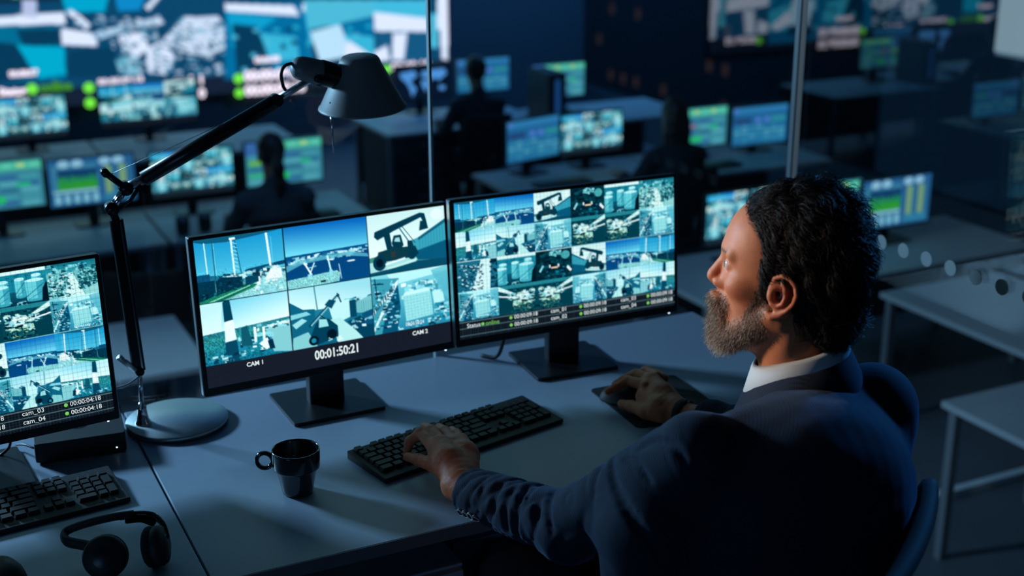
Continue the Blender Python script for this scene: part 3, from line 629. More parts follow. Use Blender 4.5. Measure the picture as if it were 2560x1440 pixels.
# ---------------------------------------------------------------- mini computer under the left monitor
t = thing('mini_computer', (.287, 2.560, DESK), 'flat black box with a small white light under the left monitor', 'computer', None, -.10)
MB().rbox((0, 0, .024), (.172, .13, .040), .008).build('case', M['soft'], t, bevel=.0015)
MB().lathe([(0, 0), (.018, 0), (.018, .0008), (0, .0008)], 32, M=Matrix.Translation((0, .005, .044)), smooth=False).build('round_emblem', M['black'], t)
MB().box((.067, -.0655, .014), (.003, .001, .002)).build('power_light', M['led'], t)
for sx in (-1, 1): MB().box((sx*.06, 0, .002), (.015, .09, .004)).build('foot', M['black'], t)
tag(MB().tube(catmull([at(40, 1112, DESK+.01), at(62, 1112, DESK+.02), at(90, 1120, DESK+.02), (.215, 2.585, DESK+.015)]), .0022).build('cable', M['black']), 'thin black cable running from the black mini computer behind the left monitor', 'cable')
tag(MB().tube(catmull([at(-20, 1150, DESK+.003), at(4, 1136, DESK+.01), at(22, 1118, DESK+.03), at(28, 1095, DESK+.06)]), .003).build('cable', M['black']), 'thicker black cable dropping behind the lower left corner of the left monitor', 'cable')

# ---------------------------------------------------------------- mug
MUG = at(745, 1229)
t = thing('coffee_mug', tuple(MUG), 'black stacking mug with a ring handle on the white desk', 'mug')
pr = [(0, 0), (.026, 0), (.0285, .002), (.030, .010), (.0375, .048), (.0385, .0495), (.0432, .052), (.0440, .055), (.0447, .086), (.0440, .0885), (.0425, .0885), (.0415, .086), (.0405, .055), (.034, .045), (.027, .008), (0, .006)]
MB().lathe(pr, 64).build('cup', M['ceramic'], t)
R = Matrix.Translation((0, 0, .0655)) @ Matrix.Rotation(math.atan2(.40, -.916), 4, 'Z')
ring = []; n1, n2 = 40, 14
for i in range(n1):
    a = 2*PI*i/n1
    for j in range(n2):
        b = 2*PI*j/n2; r = .0145+.0042*math.cos(b); ring.append(R @ Vector((.0580+r*math.cos(a), .0055*math.sin(b), r*math.sin(a)*1.05)))
MB().add(ring, [(i*n2+j, ((i+1) % n1)*n2+j, ((i+1) % n1)*n2+(j+1) % n2, i*n2+(j+1) % n2) for i in range(n1) for j in range(n2)], True).build('handle', M['ceramic'], t)

# ---------------------------------------------------------------- mouse pad and mice
t = tag(MB().rbox((0, 0, .0015), (.215, .225, .003), .014, n=8).build('mouse_pad', M['pad'], None, bevel=.0008), 'black mouse mat under the man\'s right hand', 'mouse pad')
t.location = (1.447, 2.235, DESK); t.rotation_euler = (0, 0, -.05)
def make_mouse(P, rz, label):
    t = thing('computer_mouse', tuple(P), label, 'mouse', None, rz)
    n = 24; vs_ = []; fs = []; L, Wd, H = .056, .031, .036
    for i in range(13):
        v = i/12*PI/2
        for j in range(n):
            a = 2*PI*j/n; ex = .75
            cx_, sy = math.copysign(abs(math.cos(a))**ex, math.cos(a)), math.copysign(abs(math.sin(a))**ex, math.sin(a))
            vs_.append((Wd*cx_*math.cos(v)**.6, L*sy*math.cos(v)**.6, .002+H*math.sin(v)*(1-.14*sy)))
    fs = [(i*n+j, i*n+(j+1) % n, (i+1)*n+(j+1) % n, (i+1)*n+j) for i in range(12) for j in range(n)]+[tuple(range(n-1, -1, -1))]
    MB().add(vs_, fs, True).build('shell', M['soft'], t)
    MB().lathe([(0, -.003), (.008, -.003), (.008, .003), (0, .003)], 20, M=Matrix.Translation((0, .026, .024)) @ Matrix.Rotation(PI/2, 4, 'Y')).build('scroll_wheel', M['gloss'], t)
    return t
MOUSE = at(1562, 992, DESK+.015); MOUSE[2] = DESK+.003
make_mouse(MOUSE, .62, 'black mouse held under the man\'s right hand')
make_mouse(at(8, 1440, DESK+.01)-np.array([0, 0, .01]), .3, 'black mouse at the lower left corner of the photo')

# ---------------------------------------------------------------- headset lying on the left desk
t = thing('headset', tuple(at(290, 1370)), 'black over-ear headset lying on the left desk in front of the keyboard', 'headphones')
O = Vector(at(290, 1370))
def L_(px, py, z): return Vector(at(px, py, DESK+z))-O
band = catmull([L_(258, 1372, .040), L_(205, 1362, .040), L_(166, 1352, .042), L_(164, 1330, .048), L_(205, 1312, .058), L_(275, 1294, .066), L_(335, 1285, .068)], 8)
b = MB(); b.tube(band, [.0065]*len(band), 12, flat=1.5); b.build('headband', M['soft'], t)
b2 = catmull([L_(300, 1292, .060), L_(345, 1286, .066), L_(385, 1290, .066), L_(408, 1312, .060), L_(418, 1345, .045)], 8); MB().tube(b2, .0048, 10, flat=1.4).build('yoke', M['gloss'], t)
pz = catmull([L_(318, 1301, .052), L_(355, 1298, .058), L_(385, 1308, .055)], 6); MB().tube(pz, .0075, 12, flat=.7).build('headband_cushion', M['pad'], t)
def cup(c, nrm, r, tag_):
    q = Vector(nrm).normalized().to_track_quat('Z', 'Y').to_matrix().to_4x4(); T = Matrix.Translation(c) @ q
    MB().lathe([(0, .014), (r*.55, .014), (r*.62, .0125), (r*.9, .010), (r, .004), (r, -.004), (r*.92, -.008)], 40, M=T).build('ear_cup', M['soft'], t)
    MB().lathe([(0, .0152), (r*.5, .0150), (r*.55, .0136)], 32, M=T).build('ear_cup_disc', M['base'], t)
    rr = []; n1, n2 = 36, 12
    for i in range(n1):
        a = 2*PI*i/n1
        for j in range(n2):
            bb = 2*PI*j/n2; q_ = r*.72+.0105*math.cos(bb); rr.append(T @ Vector((q_*math.cos(a), q_*math.sin(a), -.014+.009*math.sin(bb))))
    MB().add(rr, [(i*n2+j, ((i+1) % n1)*n2+j, ((i+1) % n1)*n2+(j+1) % n2, i*n2+(j+1) % n2) for i in range(n1) for j in range(n2)], True).build('ear_pad', M['pad'], t)
cup(L_(262, 1392, .036), (-.28, -.80, .42), .036, 1)
cup(L_(398, 1364, .036), (.85, -.40, .16), .034, 2)

# ---------------------------------------------------------------- desk lamp
LY = 2.585
B0 = at(445, 1053, DESK+.006); S0 = atY(357, 1035, LY)
t = thing('desk_lamp', (float(B0[0]), LY, DESK), 'silver adjustable desk lamp with round base, long arms and conical shade', 'lamp')
OB = Vector((B0[0], LY, DESK))
def P_(px, py, Y=LY): return Vector(atY(px, py, Y))-OB
MB().lathe([(0, 0), (.101, 0), (.104, .002), (.1045, .010), (.1025, .0125), (0, .0130)], 96).build('base', M['silver'], t)
sx = P_(356, 1035).x
MB().lathe([(.017, .012), (.0165, .016), (.0125, .022), (.0095, .045), (.010, .050), (.006, .053), (.0048, .060)], 32, M=Matrix.Translation((sx, 0, 0)), close=True).build('base_socket', M['chrome'], t)
MB().tube([(sx, 0, .05), P_(349, 925)], .0048, 16).build('stem', M['chrome'], t)
j1 = P_(347, 925); 
MB().tube([j1+Vector((0, -.014, 0)), j1+Vector((0, .014, 0))], .009, 20).build('joint', M['armblack'], t)
def bar2(name, A, Bp, w, m_, gap=.006, n=12):
    q = MB()
    for s_ in (-1, 1): q.tube([A+Vector((0, s_*gap, 0)), Bp+Vector((0, s_*gap, 0))], w, n)
    q.build(name, m_, t)
j2 = P_(279, 521); j3 = P_(314, 470); 
top = P_(290, 548)
dd = (top-j1); ln = dd.length; ang = math.atan2(dd.x, dd.z)
arm = MB().rbox((0, 0, ln/2), (.026, .018, ln), .004); 
a_ = arm.build('lower_arm', M['armblack'], t, bevel=.0008); a_.location = j1; a_.rotation_euler = (0, ang, 0)
a2 = MB().box((.006, -.0095, ln/2), (.003, .003, ln-.01)).build('lower_arm_rod', M['chrome'], t); a2.location = j1; a2.rotation_euler = (0, ang, 0)
MB().tube([top+Vector((0, 0, -.004)), j2], .008, 14).build('arm_end', M['armblack'], t)
for jj, r_ in ((j2, .0125), (j3, .013)): MB().tube([jj+Vector((0, -.013, 0)), jj+Vector((0, .013, 0))], r_, 24).build('joint', M['armblack'], t)
bar2('elbow_link', j2, j3, .0062, M['chrome'])
MB().tube([j3, P_(262, 431)], .0065, 12).build('spring_lever', M['armblack'], t)
sp = P_(262, 431); MB().tube([sp+Vector((0, -.012, 0)), sp+Vector((0, .012, 0))], .008, 16).build('lever_knob', M['armblack'], t)
MB().tube([P_(276, 436), P_(690, 250)], .0007, 6).build('tension_wire', M['silver'], t)
MB().tube([j3, P_(362, 447)], .0095, 16).build('arm_sleeve', M['silver'], t)
MB().tube([P_(358, 448), P_(684, 256)], .0150, 24).build('upper_arm', M['armblack'], t)
MB().tube([P_(350, 460)+Vector((0, -.006, 0)), P_(325, 498)+Vector((0, -.006, 0)), P_(300, 520)], [.004, .004, .004], 8).build('arm_cable', M['black'], t)
j4 = P_(690, 250); MB().tube([j4+Vector((0, -.012, 0)), j4+Vector((0, .012, 0))], .0125, 20).build('joint', M['armblack'], t)
MB().tube([P_(700, 243), P_(782, 196)], .0068, 14).build('wrist_rod', M['silver'], t)
j5 = P_(786, 192); MB().tube([j5+Vector((0, -.03, 0)), j5+Vector((0, .0, 0))], .0085, 20).build('pivot', M['armblack'], t)
# head: horizontal lamp holder running into the side of the shade
hA, hB = P_(742, 168), P_(856, 194)
d = (hB-hA).normalized(); q = d.to_track_quat('Z', 'Y').to_matrix().to_4x4(); hl = (hB-hA).length
MB().lathe([(0, -.012), (.012, -.0105), (.0205, -.003), (.0245, .008), (.0255, .02), (.0255, hl*.55)], 40, M=Matrix.Translation(hA) @ q, close=False).build('lamp_holder', M['lampgrey'], t)
MB().lathe([(.0265, hl*.50), (.0272, hl*.53), (.0262, hl*.8), (.023, hl+.01)], 40, M=Matrix.Translation(hA) @ q).build('holder_collar', M['armblack'], t)
MB().tube(catmull([P_(730, 158), P_(712, 165), P_(703, 185), P_(708, 215), P_(716, 232), P_(700, 246)]), .0035, 10).build('head_cable', M['black'], t)
sc = P_(907, 155); se = P_(907, 268)
# shade: truncated cone with a rolled rim
ax = (sc-se); axn = Vector((-.05, -.06, 1)).normalized(); q = axn.to_track_quat('Z', 'Y').to_matrix().to_4x4(); hh = .108
prof = [(0, hh), (.032, hh), (.037, hh-.002), (.041, hh-.007), (.0455, hh-.018), (.0880, .006), (.0915, .003), (.0925, 0), (.0905, -.0012), (.0865, .004), (.043, hh-.022), (.036, hh-.008), (0, hh-.006)]
MB().lathe(prof, 72, M=Matrix.Translation(se) @ q).build('lamp_shade', M['lampgrey'], t)
MB().lathe([(0, .085), (.010, .085), (.012, .06), (.022, .045), (.026, .030), (.020, .014), (0, .008)], 32, M=Matrix.Translation(se) @ q).build('bulb', mat('unlit_bulb_glass', (.5, .5, .5), .25), t)
MB().tube([P_(826, 255, LY-.02), P_(834, 383, LY-.02)], .0022, 10).build('handle_rod', M['chrome'], t)
# small clamp arm and cable at the foot of the lamp
MB().tube([P_(297, 893, LY-.02), P_(338, 925, LY-.01)], [.0068, .0055], 14).build('side_lever', M['silver'], t)
MB().tube(catmull([P_(352, 940, LY-.012), P_(344, 945, LY-.02), P_(318, 962, LY-.03), P_(285, 972, LY-.03)]), .0028, 10).build('lamp_cable', M['silver'], t)
# ---------------------------------------------------------------- smooth solid modelling (signed distances -> one continuous surface)
import openvdb as vdb
def A3(v): return np.array(v, float)
def s_cap(p, a, b, r0, r1=None):
    a, b = A3(a), A3(b); r1 = r0 if r1 is None else r1; ab = b-a
    t = np.clip(((p-a)@ab)/max(ab@ab, 1e-12), 0, 1); d = p-a-t[:, None]*ab
    return np.sqrt((d*d).sum(1))-(r0+(r1-r0)*t)
def s_ell(p, c, r, R=None):
    q = p-A3(c); r = A3(r)
    if R is not None: q = q@R
    k0 = np.sqrt(((q/r)**2).sum(1)); k1 = np.sqrt(((q/(r*r))**2).sum(1))
    return k0*(k0-1)/np.maximum(k1, 1e-9)
def s_chain(p, P, R, k=0):
    d = None
    for i in range(len(P)-1):
        e = s_cap(p, P[i], P[i+1], R[i], R[i+1]); d = e if d is None else (np.minimum(d, e) if not k else smin(d, e, k))
    return d
def smin(a, b, k):
    h = np.clip(.5+.5*(b-a)/k, 0, 1); return b*(1-h)+a*h-k*h*(1-h)
def smax(a, b, k): return -smin(-a, -b, k)
def sdf_mesh(f, lo, hi, vox, blk=16, margin=1.7):
    lo, hi = A3(lo), A3(hi); n = np.ceil((hi-lo)/(vox*blk)).astype(int)
    I = np.stack(np.meshgrid(*[np.arange(k) for k in n], indexing='ij'), -1).reshape(-1, 3)
    cen = lo+(I+.5)*blk*vox; half = blk*vox*.5*math.sqrt(3)*margin+2*vox
    d = np.concatenate([f(cen[i:i+20000]) for i in range(0, len(cen), 20000)])
    bg = vox*3; g = vdb.FloatGrid(bg)
    for ijk in I[d < -half]:
        a = ijk*blk; g.fill(tuple(int(v) for v in a), tuple(int(v) for v in a+blk-1), -bg)
    S = I[np.abs(d) <= half]
    loc = np.stack(np.meshgrid(*[np.arange(blk)]*3, indexing='ij'), -1).reshape(-1, 3)
    for s in range(0, len(S), 24):
        B = S[s:s+24]; P = lo+((B[:, None, :]*blk+loc[None]).reshape(-1, 3)+.5)*vox
        v = np.clip(f(P), -bg, bg).astype(np.float32).reshape(len(B), blk, blk, blk)
        for b, a in zip(B, v): g.copyFromArray(np.ascontiguousarray(a), ijk=tuple(int(q) for q in b*blk))
    pts, quads = g.convertToQuads(0.0)
    return lo+(np.array(pts, float)+.5)*vox, np.array(quads)[:, ::-1]
def np_mesh(name, V, F, m_, parent=None, smooth=True, loc=None):
    me = bpy.data.meshes.new(name); V = np.asarray(V, float)
    if loc is not None: V = V-A3(loc)
    me.vertices.add(len(V)); me.vertices.foreach_set('co', V.ravel())
    F = np.asarray(F); k = F.shape[1]
    me.loops.add(F.size); me.loops.foreach_set('vertex_index', F.ravel().astype(np.int32))
    me.polygons.add(len(F)); me.polygons.foreach_set('loop_start', np.arange(0, F.size, k, dtype=np.int32))
    me.update(calc_edges=True); me.polygons.foreach_set('use_smooth', [smooth]*len(F))
    me.materials.append(m_); o = bpy.data.objects.new(name, me); COL.objects.link(o)
    if parent is not None: o.parent = parent
    return o
def tint(o, cols):
    a = o.data.color_attributes.new('tint', 'FLOAT_COLOR', 'POINT')
    a.data.foreach_set('color', np.concatenate([cols, np.ones((len(cols), 1))], 1).astype(np.float32).ravel())
def strands(P, rad):
    """P: (n, k, 3) polylines, rad (n,k) -> thin three-sided hairs as one mesh"""
    n, k, _ = P.shape
    T = np.gradient(P, axis=1); T /= np.linalg.norm(T, axis=2, keepdims=True)+1e-9
    ref = np.tile(RNG.normal(size=(n, 1, 3)), (1, k, 1)); a = np.cross(T, ref); a /= np.linalg.norm(a, axis=2, keepdims=True)+1e-9; b = np.cross(T, a)
    V = np.stack([P+rad[..., None]*(a*math.cos(t)+b*math.sin(t)) for t in (0, 2*PI/3, 4*PI/3)], 2)   # n,k,3,3
    V = V.reshape(-1, 3); base = (np.arange(n)*k*3)[:, None, None]; i = (np.arange(k-1)*3)[None, :, None]; j = np.arange(3)[None, None, :]; j2 = (j+1) % 3
    F = np.stack([base+i+j, base+i+j2, base+i+3+j2, base+i+3+j], -1).reshape(-1, 4)
    return V, F
def fbm(p, s, seed=0):
    """cheap smooth pseudo noise in [-1,1]"""
    g = np.random.default_rng(seed); o = np.zeros(len(p))
    for k in range(6):
        w = g.normal(size=3); w *= s*(1+.5*k)/np.linalg.norm(w); o += np.sin(p@w+g.uniform(0, 6.28))/(1+.5*k)
    return o/2.2
def skin_mat(name, mult=(1, 1, 1)):
    Mx = mat(name, (.5, .25, .16), .48, spec=.4, sss=.12, bump=.25, bscale=700); nt = Mx.node_tree
    a = nt.nodes.new('ShaderNodeAttribute'); a.attribute_name = 'tint'
    n = nt.nodes.new('ShaderNodeTexNoise'); n.inputs['Scale'].default_value = 60; mx = nt.nodes.new('ShaderNodeMix'); mx.data_type = 'RGBA'; mx.blend_type = 'MULTIPLY'
    mr = nt.nodes.new('ShaderNodeMapRange'); mr.inputs['To Min'].default_value = .82; mr.inputs['To Max'].default_value = 1.12
    tcn = nt.nodes.new('ShaderNodeTexCoord'); nt.links.new(tcn.outputs['Object'], n.inputs['Vector'])
    nt.links.new(n.outputs['Fac'], mr.inputs['Value']); mx.inputs['Factor'].default_value = 1
    nt.links.new(a.outputs['Color'], mx.inputs['A']); nt.links.new(mr.outputs['Result'], mx.inputs['B'])
    nt.links.new(mx.outputs['Result'], nt.nodes['Principled BSDF'].inputs['Base Color']); return Mx
# ---------------------------------------------------------------- office chairs
def make_chair(x, y, z, rz, label, group=None, lean=0., curv=.055):
    ch = thing('office_chair', (x, y, z), label, 'chair', group, rz)
    MB().rbox((0, .03, .395), (.50, .48, .07), .10, n=8).build('seat', M['mesh'], ch, bevel=.02)
    bk = MB(); n = 14; vs_ = []
    for j in range(12):
        zz = .46+.46*j/11
        for i in range(n+1):
            x_ = -.235+.47*i/n; w_ = 1-.10*(j/11)**3
            vs_.append((x_*w_, -.205-(.085+lean)*(j/11)+curv*(x_/.235)**2, zz))
    N = n+1
    bk.add(vs_, [(j*N+i, j*N+i+1, (j+1)*N+i+1, (j+1)*N+i) for j in range(11) for i in range(n)], True)
    bo = bk.build('backrest', M['mesh'], ch); so = bo.modifiers.new('thickness', 'SOLIDIFY'); so.thickness = .028; so.offset = -1; bo.modifiers.new('edge', 'BEVEL').width = .010
    MB().tube([(0, -.20, .385), (0, -.29, .46), (0, -.30-.4*lean, .62)], .022).build('back_support', M['black'], ch)
    MB().tube([(0, 0, .06), (0, 0, .36)], .028).build('gas_lift', M['chrome'], ch)
    for k in range(5):
        a = 2*PI*k/5+.3; l = MB().tube([(0, 0, .10), (.30*math.cos(a), .30*math.sin(a), .065)], [.026, .018]).build('star_leg', M['black'], ch)
        MB().lathe([(0, -.014), (.026, -.014), (.026, .014), (0, .014)], 20, M=Matrix.Translation((.30*math.cos(a), .30*math.sin(a), .028)) @ Matrix.Rotation(PI/2, 4, 'X')).build('caster', M['black'], l)
    return ch
# ---------------------------------------------------------------- control room desks
def low_desk(x0, x1, y0, y1, label, back=True):
    t = thing('control_desk', ((x0+x1)/2, (y0+y1)/2, LOW), label, 'desk', 'desks in the control room')
    w, d = x1-x0, y1-y0
    MB().box((0, 0, DESK-.015), (w, d, .03)).build('desk_top', M['deskpaint'], t, bevel=.003)
    for sx in (-1, 1):
        for sy in (-1, 1): MB().box((sx*(w/2-.04), sy*(d/2-.05), (DESK-.03)/2), (.04, .04, DESK-.03)).build('leg', M['metalleg'], t)
    if back: MB().box((0, d/2-.02, .42), (w-.1, .018, .56)).build('modesty_panel', M['cabinet'], t)
    return t
low_desk(.22, 1.50, 7.72, 8.52, 'control room desk under the green chart monitor at far left')
low_desk(1.52, 2.83, 7.72, 8.52, 'control room desk where the woman with a ponytail sits')
low_desk(3.86, 5.15, 7.72, 8.52, 'control room desk under the dim blue table monitor')
low_desk(5.17, 6.50, 7.72, 8.52, 'control room desk under the twin green and blue monitors')
low_desk(-.2, 1.55, 10.05, 10.95, 'far desk in front of the video wall at the left edge')
low_desk(1.57, 3.1, 10.05, 10.95, 'far desk with an extra wide monitor in front of the video wall')
low_desk(3.80, 5.25, 10.05, 10.95, 'far desk on a dark drawer cabinet with papers on top')
low_desk(5.27, 6.6, 9.75, 10.6, 'far desk under the single green monitor')
low_desk(3.75, 6.1, 5.34, 6.12, 'control room desk partly hidden behind the man\'s head')
low_desk(4.68, 6.6, 3.95, 5.10, 'near desk at right with a pale glare on its top', False)
low_desk(3.93, 5.6, 2.95, 3.85, 'nearest control room desk cropped by the right edge', False)
low_desk(-.9, 1.24, 5.65, 6.42, 'empty control room desk seen between the lamp and the middle monitor', False)
c = thing('drawer_cabinet', (4.16, 10.45, LOW), 'dark drawer cabinet under the far desk right of the lamp', 'cabinet')
MB().box((0, 0, .35), (.62, .74, .70)).build('body', M['cabinet'], c, bevel=.004)
for k in range(3):
    d_ = MB().box((0, -.378, .13+.22*k), (.58, .016, .20)).build('drawer', M['cabinet'], c, bevel=.003); MB().box((0, -.392, .19+.22*k), (.16, .014, .014)).build('handle', M['metalleg'], d_)
FMW, FMH = .535, .315
def far_monitor(x, y, rz, pic_mesh, label, group='control room monitors', zdesk=LOW+DESK, w=FMW, h=FMH, z=None):
    t = thing('computer_monitor', (x, y, zdesk), label, 'monitor', group, rz)
    zc = (z if z is not None else -.075)-zdesk
    MB().rbox((0, .06, .005), (.24, .19, .010), .02).build('stand_base', M['base'], t)
    MB().box((0, .09, zc/2), (.06, .03, zc)).build('stand_neck', M['base'], t)
    MB().rbox((0, .014, zc), (w, .028, h), .006, 'y').build('casing', M['black'], t)
    s = bpy.data.objects.new('screen', pic_mesh); COL.objects.link(s); s.parent = t; s.location = (0, -.002, zc+.003)
    s.scale = ((w-.02)/(FMW-.02), 1, (h-.024)/(FMH-.024))
    return t
def pic(cv):
    o = show_picture('screen', cv, FMW-.02, FMH-.024, None, M['screen_far'], (0, 0, 0)); me = o.data; bpy.data.objects.remove(o); return me
PG, PB, PC, PS, P6, PW = pic(dash_green()), pic(dash_blue()), pic(dash_chart()), pic(cctv_small()), pic(cctv_six()), pic(world_map())
def fm(px, py, Y, rz, p, label, **k):
    P0 = atY(px, py, Y); return far_monitor(float(P0[0]), Y, rz, p, label, z=float(P0[2]), **k)
fm(-4, 466, 8.32, 0, PG, 'green dashboard monitor cropped by the left edge of the photo')
fm(231, 452, 8.32, 0, PC, 'monitor with a green area chart behind the lamp joint at left')
fm(482, 432, 8.32, 0, PS, 'camera picture monitor behind the long lamp arm')
fm(711, 405, 8.32, 0, PG, 'green dashboard monitor right of the ponytailed woman')
fm(1336, 348, 8.30, .25, PB, 'dim blue table monitor left of a bright camera picture monitor')
fm(1480, 333, 8.30, .05, PS, 'bright camera picture monitor beside the long haired person')
fm(1745, 319, 8.20, 0, PG, 'green dashboard monitor, left one of the pair beside the post')
fm(1900, 313, 8.20, 0, PB, 'blue table monitor touching the aluminium post')
fm(1862, 541, 5.85, 0, PS, 'camera picture monitor partly hidden by the man\'s forehead')
fm(2062, 520, 5.85, 0, PG, 'monitor peeking out above the back of the man\'s head')
fm(2240, 505, 5.80, 0, PC, 'green chart monitor right of the man\'s head')
fm(75, 296, 10.75, 0, PS, 'far camera picture monitor under the video wall at the left edge', w=.56, h=.34)
fm(372, 260, 10.75, 0, P6, 'extra wide camera picture monitor under the video wall', w=.78, h=.36)
fm(1057, 205, 10.80, 0, PW, 'dark monitor with a glowing blue world map')
fm(1208, 188, 10.80, 0, PB, 'far blue monitor behind the dark haired seated man')
fm(1397, 201, 10.35, 0, PG, 'single green monitor on the far right desk')
# small things on the desks
def low_keyboard(P0, rz, label):
    t = thing('computer_keyboard', (float(P0[0]), float(P0[1]), LOW+DESK), label, 'keyboard', 'control room keyboards', rz)
    MB().box((0, 0, .009), (.43, .14, .018)).build('case', M['black'], t)
    MB().box((0, 0, .020), (.41, .11, .006)).build('key_block', M['key'], t)
low_keyboard((2.42, 7.92), 0, 'dark keyboard right of the ponytailed woman'); low_keyboard((5.55, 7.92), 0, 'dark keyboard under the green monitor of the pair'); low_keyboard((4.30, 7.95), 0, 'dark keyboard before the dim blue monitor')
for (x, y, label) in ((1.62, 7.86, 'dark mug, left one of two on the desk behind the lamp post'), (1.76, 7.88, 'dark mug, right one of two on the desk behind the lamp post')):
    t = thing('coffee_mug', (x, y, LOW+DESK), label, 'mug', 'dark mugs on the control room desk')
    MB().lathe([(0, 0), (.034, 0), (.042, .02), (.044, .11), (.040, .11), (.038, .01), (0, .008)], 24).build('cup', M['ceramic'], t)
for (px, py, label) in ((985, 305, 'white paper sheet lying at the left on the drawer cabinet desk'), (1040, 298, 'white paper sheet lying at the right on the drawer cabinet desk')):
    P0 = at(px, py, LOW+DESK+.002); o = tag(MB().box((0, 0, 0), (.21, .297, .002)).build('paper_sheet', M['laminate']), label, 'paper', 'papers on the far desk'); o.location = P0; o.rotation_euler = (0, 0, .3)
t = thing('computer_tower', (5.30, 10.10, LOW+DESK), 'upright computer case with a blue glowing front left of the single green monitor', 'computer')
MB().box((0, 0, .21), (.17, .40, .42)).build('case', M['cabinet'], t, bevel=.004); MB().box((0, -.202, .22), (.05, .004, .30)).build('light_strip', emis('blue_case_light', hx(25, 70, 125), .8), t)
t = thing('wall_light', (7.28, 6.70, 1.20), 'tall pale glowing light fitting at the upper right edge', 'light')
MB().box((0, 0, 0), (.04, .55, 1.40)).build('diffuser', emis('pale_lit_diffuser', hx(150, 175, 190), .7), t); MB().box((.03, 0, 0), (.03, .60, 1.46)).build('frame', M['alu'], t)
slab('trim_5', (5.7, 4.215, LOW+.02), (3.4, .045, .04), M['alu'])
# ---------------------------------------------------------------- chairs and people of the control room
CG = 'black chairs in the control room'
make_chair(.62, 7.30, LOW, .1, 'black office chair before the leftmost control room desk', CG)
make_chair(1.22, 6.88, LOW, -.3, 'black office chair standing behind the lamp post', CG)
def far_person(x, y, rz, label, hairkind, shirtcol, scale=1., spread=1.):
    t = thing('person', (x, y, LOW), label, 'person', None, rz); t.scale = (scale,)*3
    H = A3([0, .03, 1.235])
    def fb(p):
        a = p.copy(); a[:, 0] = np.abs(p[:, 0])
        d = s_ell(p, H+A3([0, 0, .02]), (.074, .095, .105)); d = smin(d, s_ell(p, H+A3([0, .035, -.055]), (.05, .055, .06)), .02); d = smin(d, s_ell(a, H+A3([.076, 0, -.01]), (.008, .018, .03)), .004)
        d = smin(d, s_cap(p, H+A3([0, .09, .0]), H+A3([0, .115, -.03]), .012, .014), .01)
        d = smin(d, s_cap(p, H+A3([0, -.01, -.06]), (0, -.02, 1.04), .055, .06), .02); d = smin(d, s_ell(p, (0, -.02, .86), (.15, .10, .22)), .05); d = smin(d, s_cap(p, (0, -.02, .8), (0, 0, .52), .12, .13), .05)
        d = smin(d, s_cap(a, (.10, -.02, .985), (.185, -.01, .965), .052), .04)
        d = smin(d, s_chain(a, [(.185, -.01, .965), (.25, .12, .74), (.19, .36, .775), (.17, .44, .765)], [.047, .04, .028, .025], .02), .02)
        for k in range(4): d = smin(d, s_chain(a, [(.185-.018*k+.01, .44, .770), (.19-.018*k, .49, .775), (.19-.018*k, .525, .757)], [.011, .010, .008]), .006)
        d = smin(d, s_cap(a, (.165, .43, .76), (.145, .475, .757), .013, .010), .008)
        d = smin(d, s_chain(a, [(.09, 0, .50), (.12, .42, .53), (.12, .40, .09), (.13, .55, .045)], [.085, .06, .04, .032], .02), .03)
        return d
    V, F = sdf_mesh(fb, (-.42, -.25, -.02), (.42, .68, 1.42), .012, 12); o = np_mesh('body', V, F, SKF, t); tint(o, np.tile(A3([.42, .22, .15]), (len(V), 1)))
    def fs(p):
        a = p.copy(); a[:, 0] = np.abs(p[:, 0])
        d = s_ell(p, (0, -.02, .86), (.172, .125, .235)); d = smin(d, s_cap(p, (0, -.02, .8), (0, 0, .52), .145, .15), .05); d = smin(d, s_cap(a, (.09, -.02, .985), (.185, -.01, .965), .066), .04)
        d = smin(d, s_chain(a, [(.185, -.01, .965), (.25, .12, .74), (.20, .32, .77)], [.062, .054, .042], .02), .02); d = smin(d, s_cap(p, (0, -.02, 1.0), (0, -.015, 1.07), .075, .066), .02)
        d = d+.004*fbm(p, 40, 3); return smax(d, .47-p[:, 2], .01)
    V, F = sdf_mesh(fs, (-.42, -.25, .4), (.42, .55, 1.2), .012, 12); np_mesh('shirt', V, F, shirtcol, t)
    def ft(p):
        a = p.copy(); a[:, 0] = np.abs(p[:, 0]); return smin(s_cap(p, (-.06, 0, .50), (.06, 0, .50), .14), s_chain(a, [(.09, 0, .50), (.12, .42, .53), (.12, .40, .14)], [.10, .075, .055], .02), .03)
    V, F = sdf_mesh(ft, (-.3, -.2, 0), (.3, .6, .7), .014, 12); np_mesh('trousers', V, F, M['pad'], t)
    def fh(p):
        a = p.copy(); a[:, 0] = np.abs(p[:, 0]); q = p-H
        d = s_ell(p, H+A3([0, -.012, .035]), (.086, .100, .108)); d = smax(d, q[:, 1]-.055+.9*np.minimum(q[:, 2], 0), .02)
        if hairkind == 'short': d = smax(d, -.06-q[:, 2], .02)
        if hairkind == 'tail':
            d = smax(d, -.055-q[:, 2], .02); d = smin(d, s_ell(p, H+A3([0, -.11, .05]), (.03, .03, .03)), .015); d = smin(d, s_chain(p, [H+A3([0, -.12, .05]), H+A3([.0, -.155, -.04]), H+A3([.01, -.15, -.16]), H+A3([.0, -.13, -.27])], [.026, .034, .030, .010], .02), .01)
        if hairkind == 'long':
            e = s_ell(p, H+A3([0, -.05, -.10]), (.105, .070, .20)); d = smin(d, e, .03)
        return d+.004*fbm(p, 90, 4)+.002*np.sin(p[:, 0]*300+4*np.sin(p[:, 2]*20))
    V, F = sdf_mesh(fh, (-.25, -.3, .75), (.25, .3, 1.45), .008, 12); np_mesh('hair', V, F, HAIRF, t)
    return t
SKF = skin_mat('far_skin'); HAIRF = mat('dark_hair', (.02, .012, .01), .5, noise=.3, nscale=80)
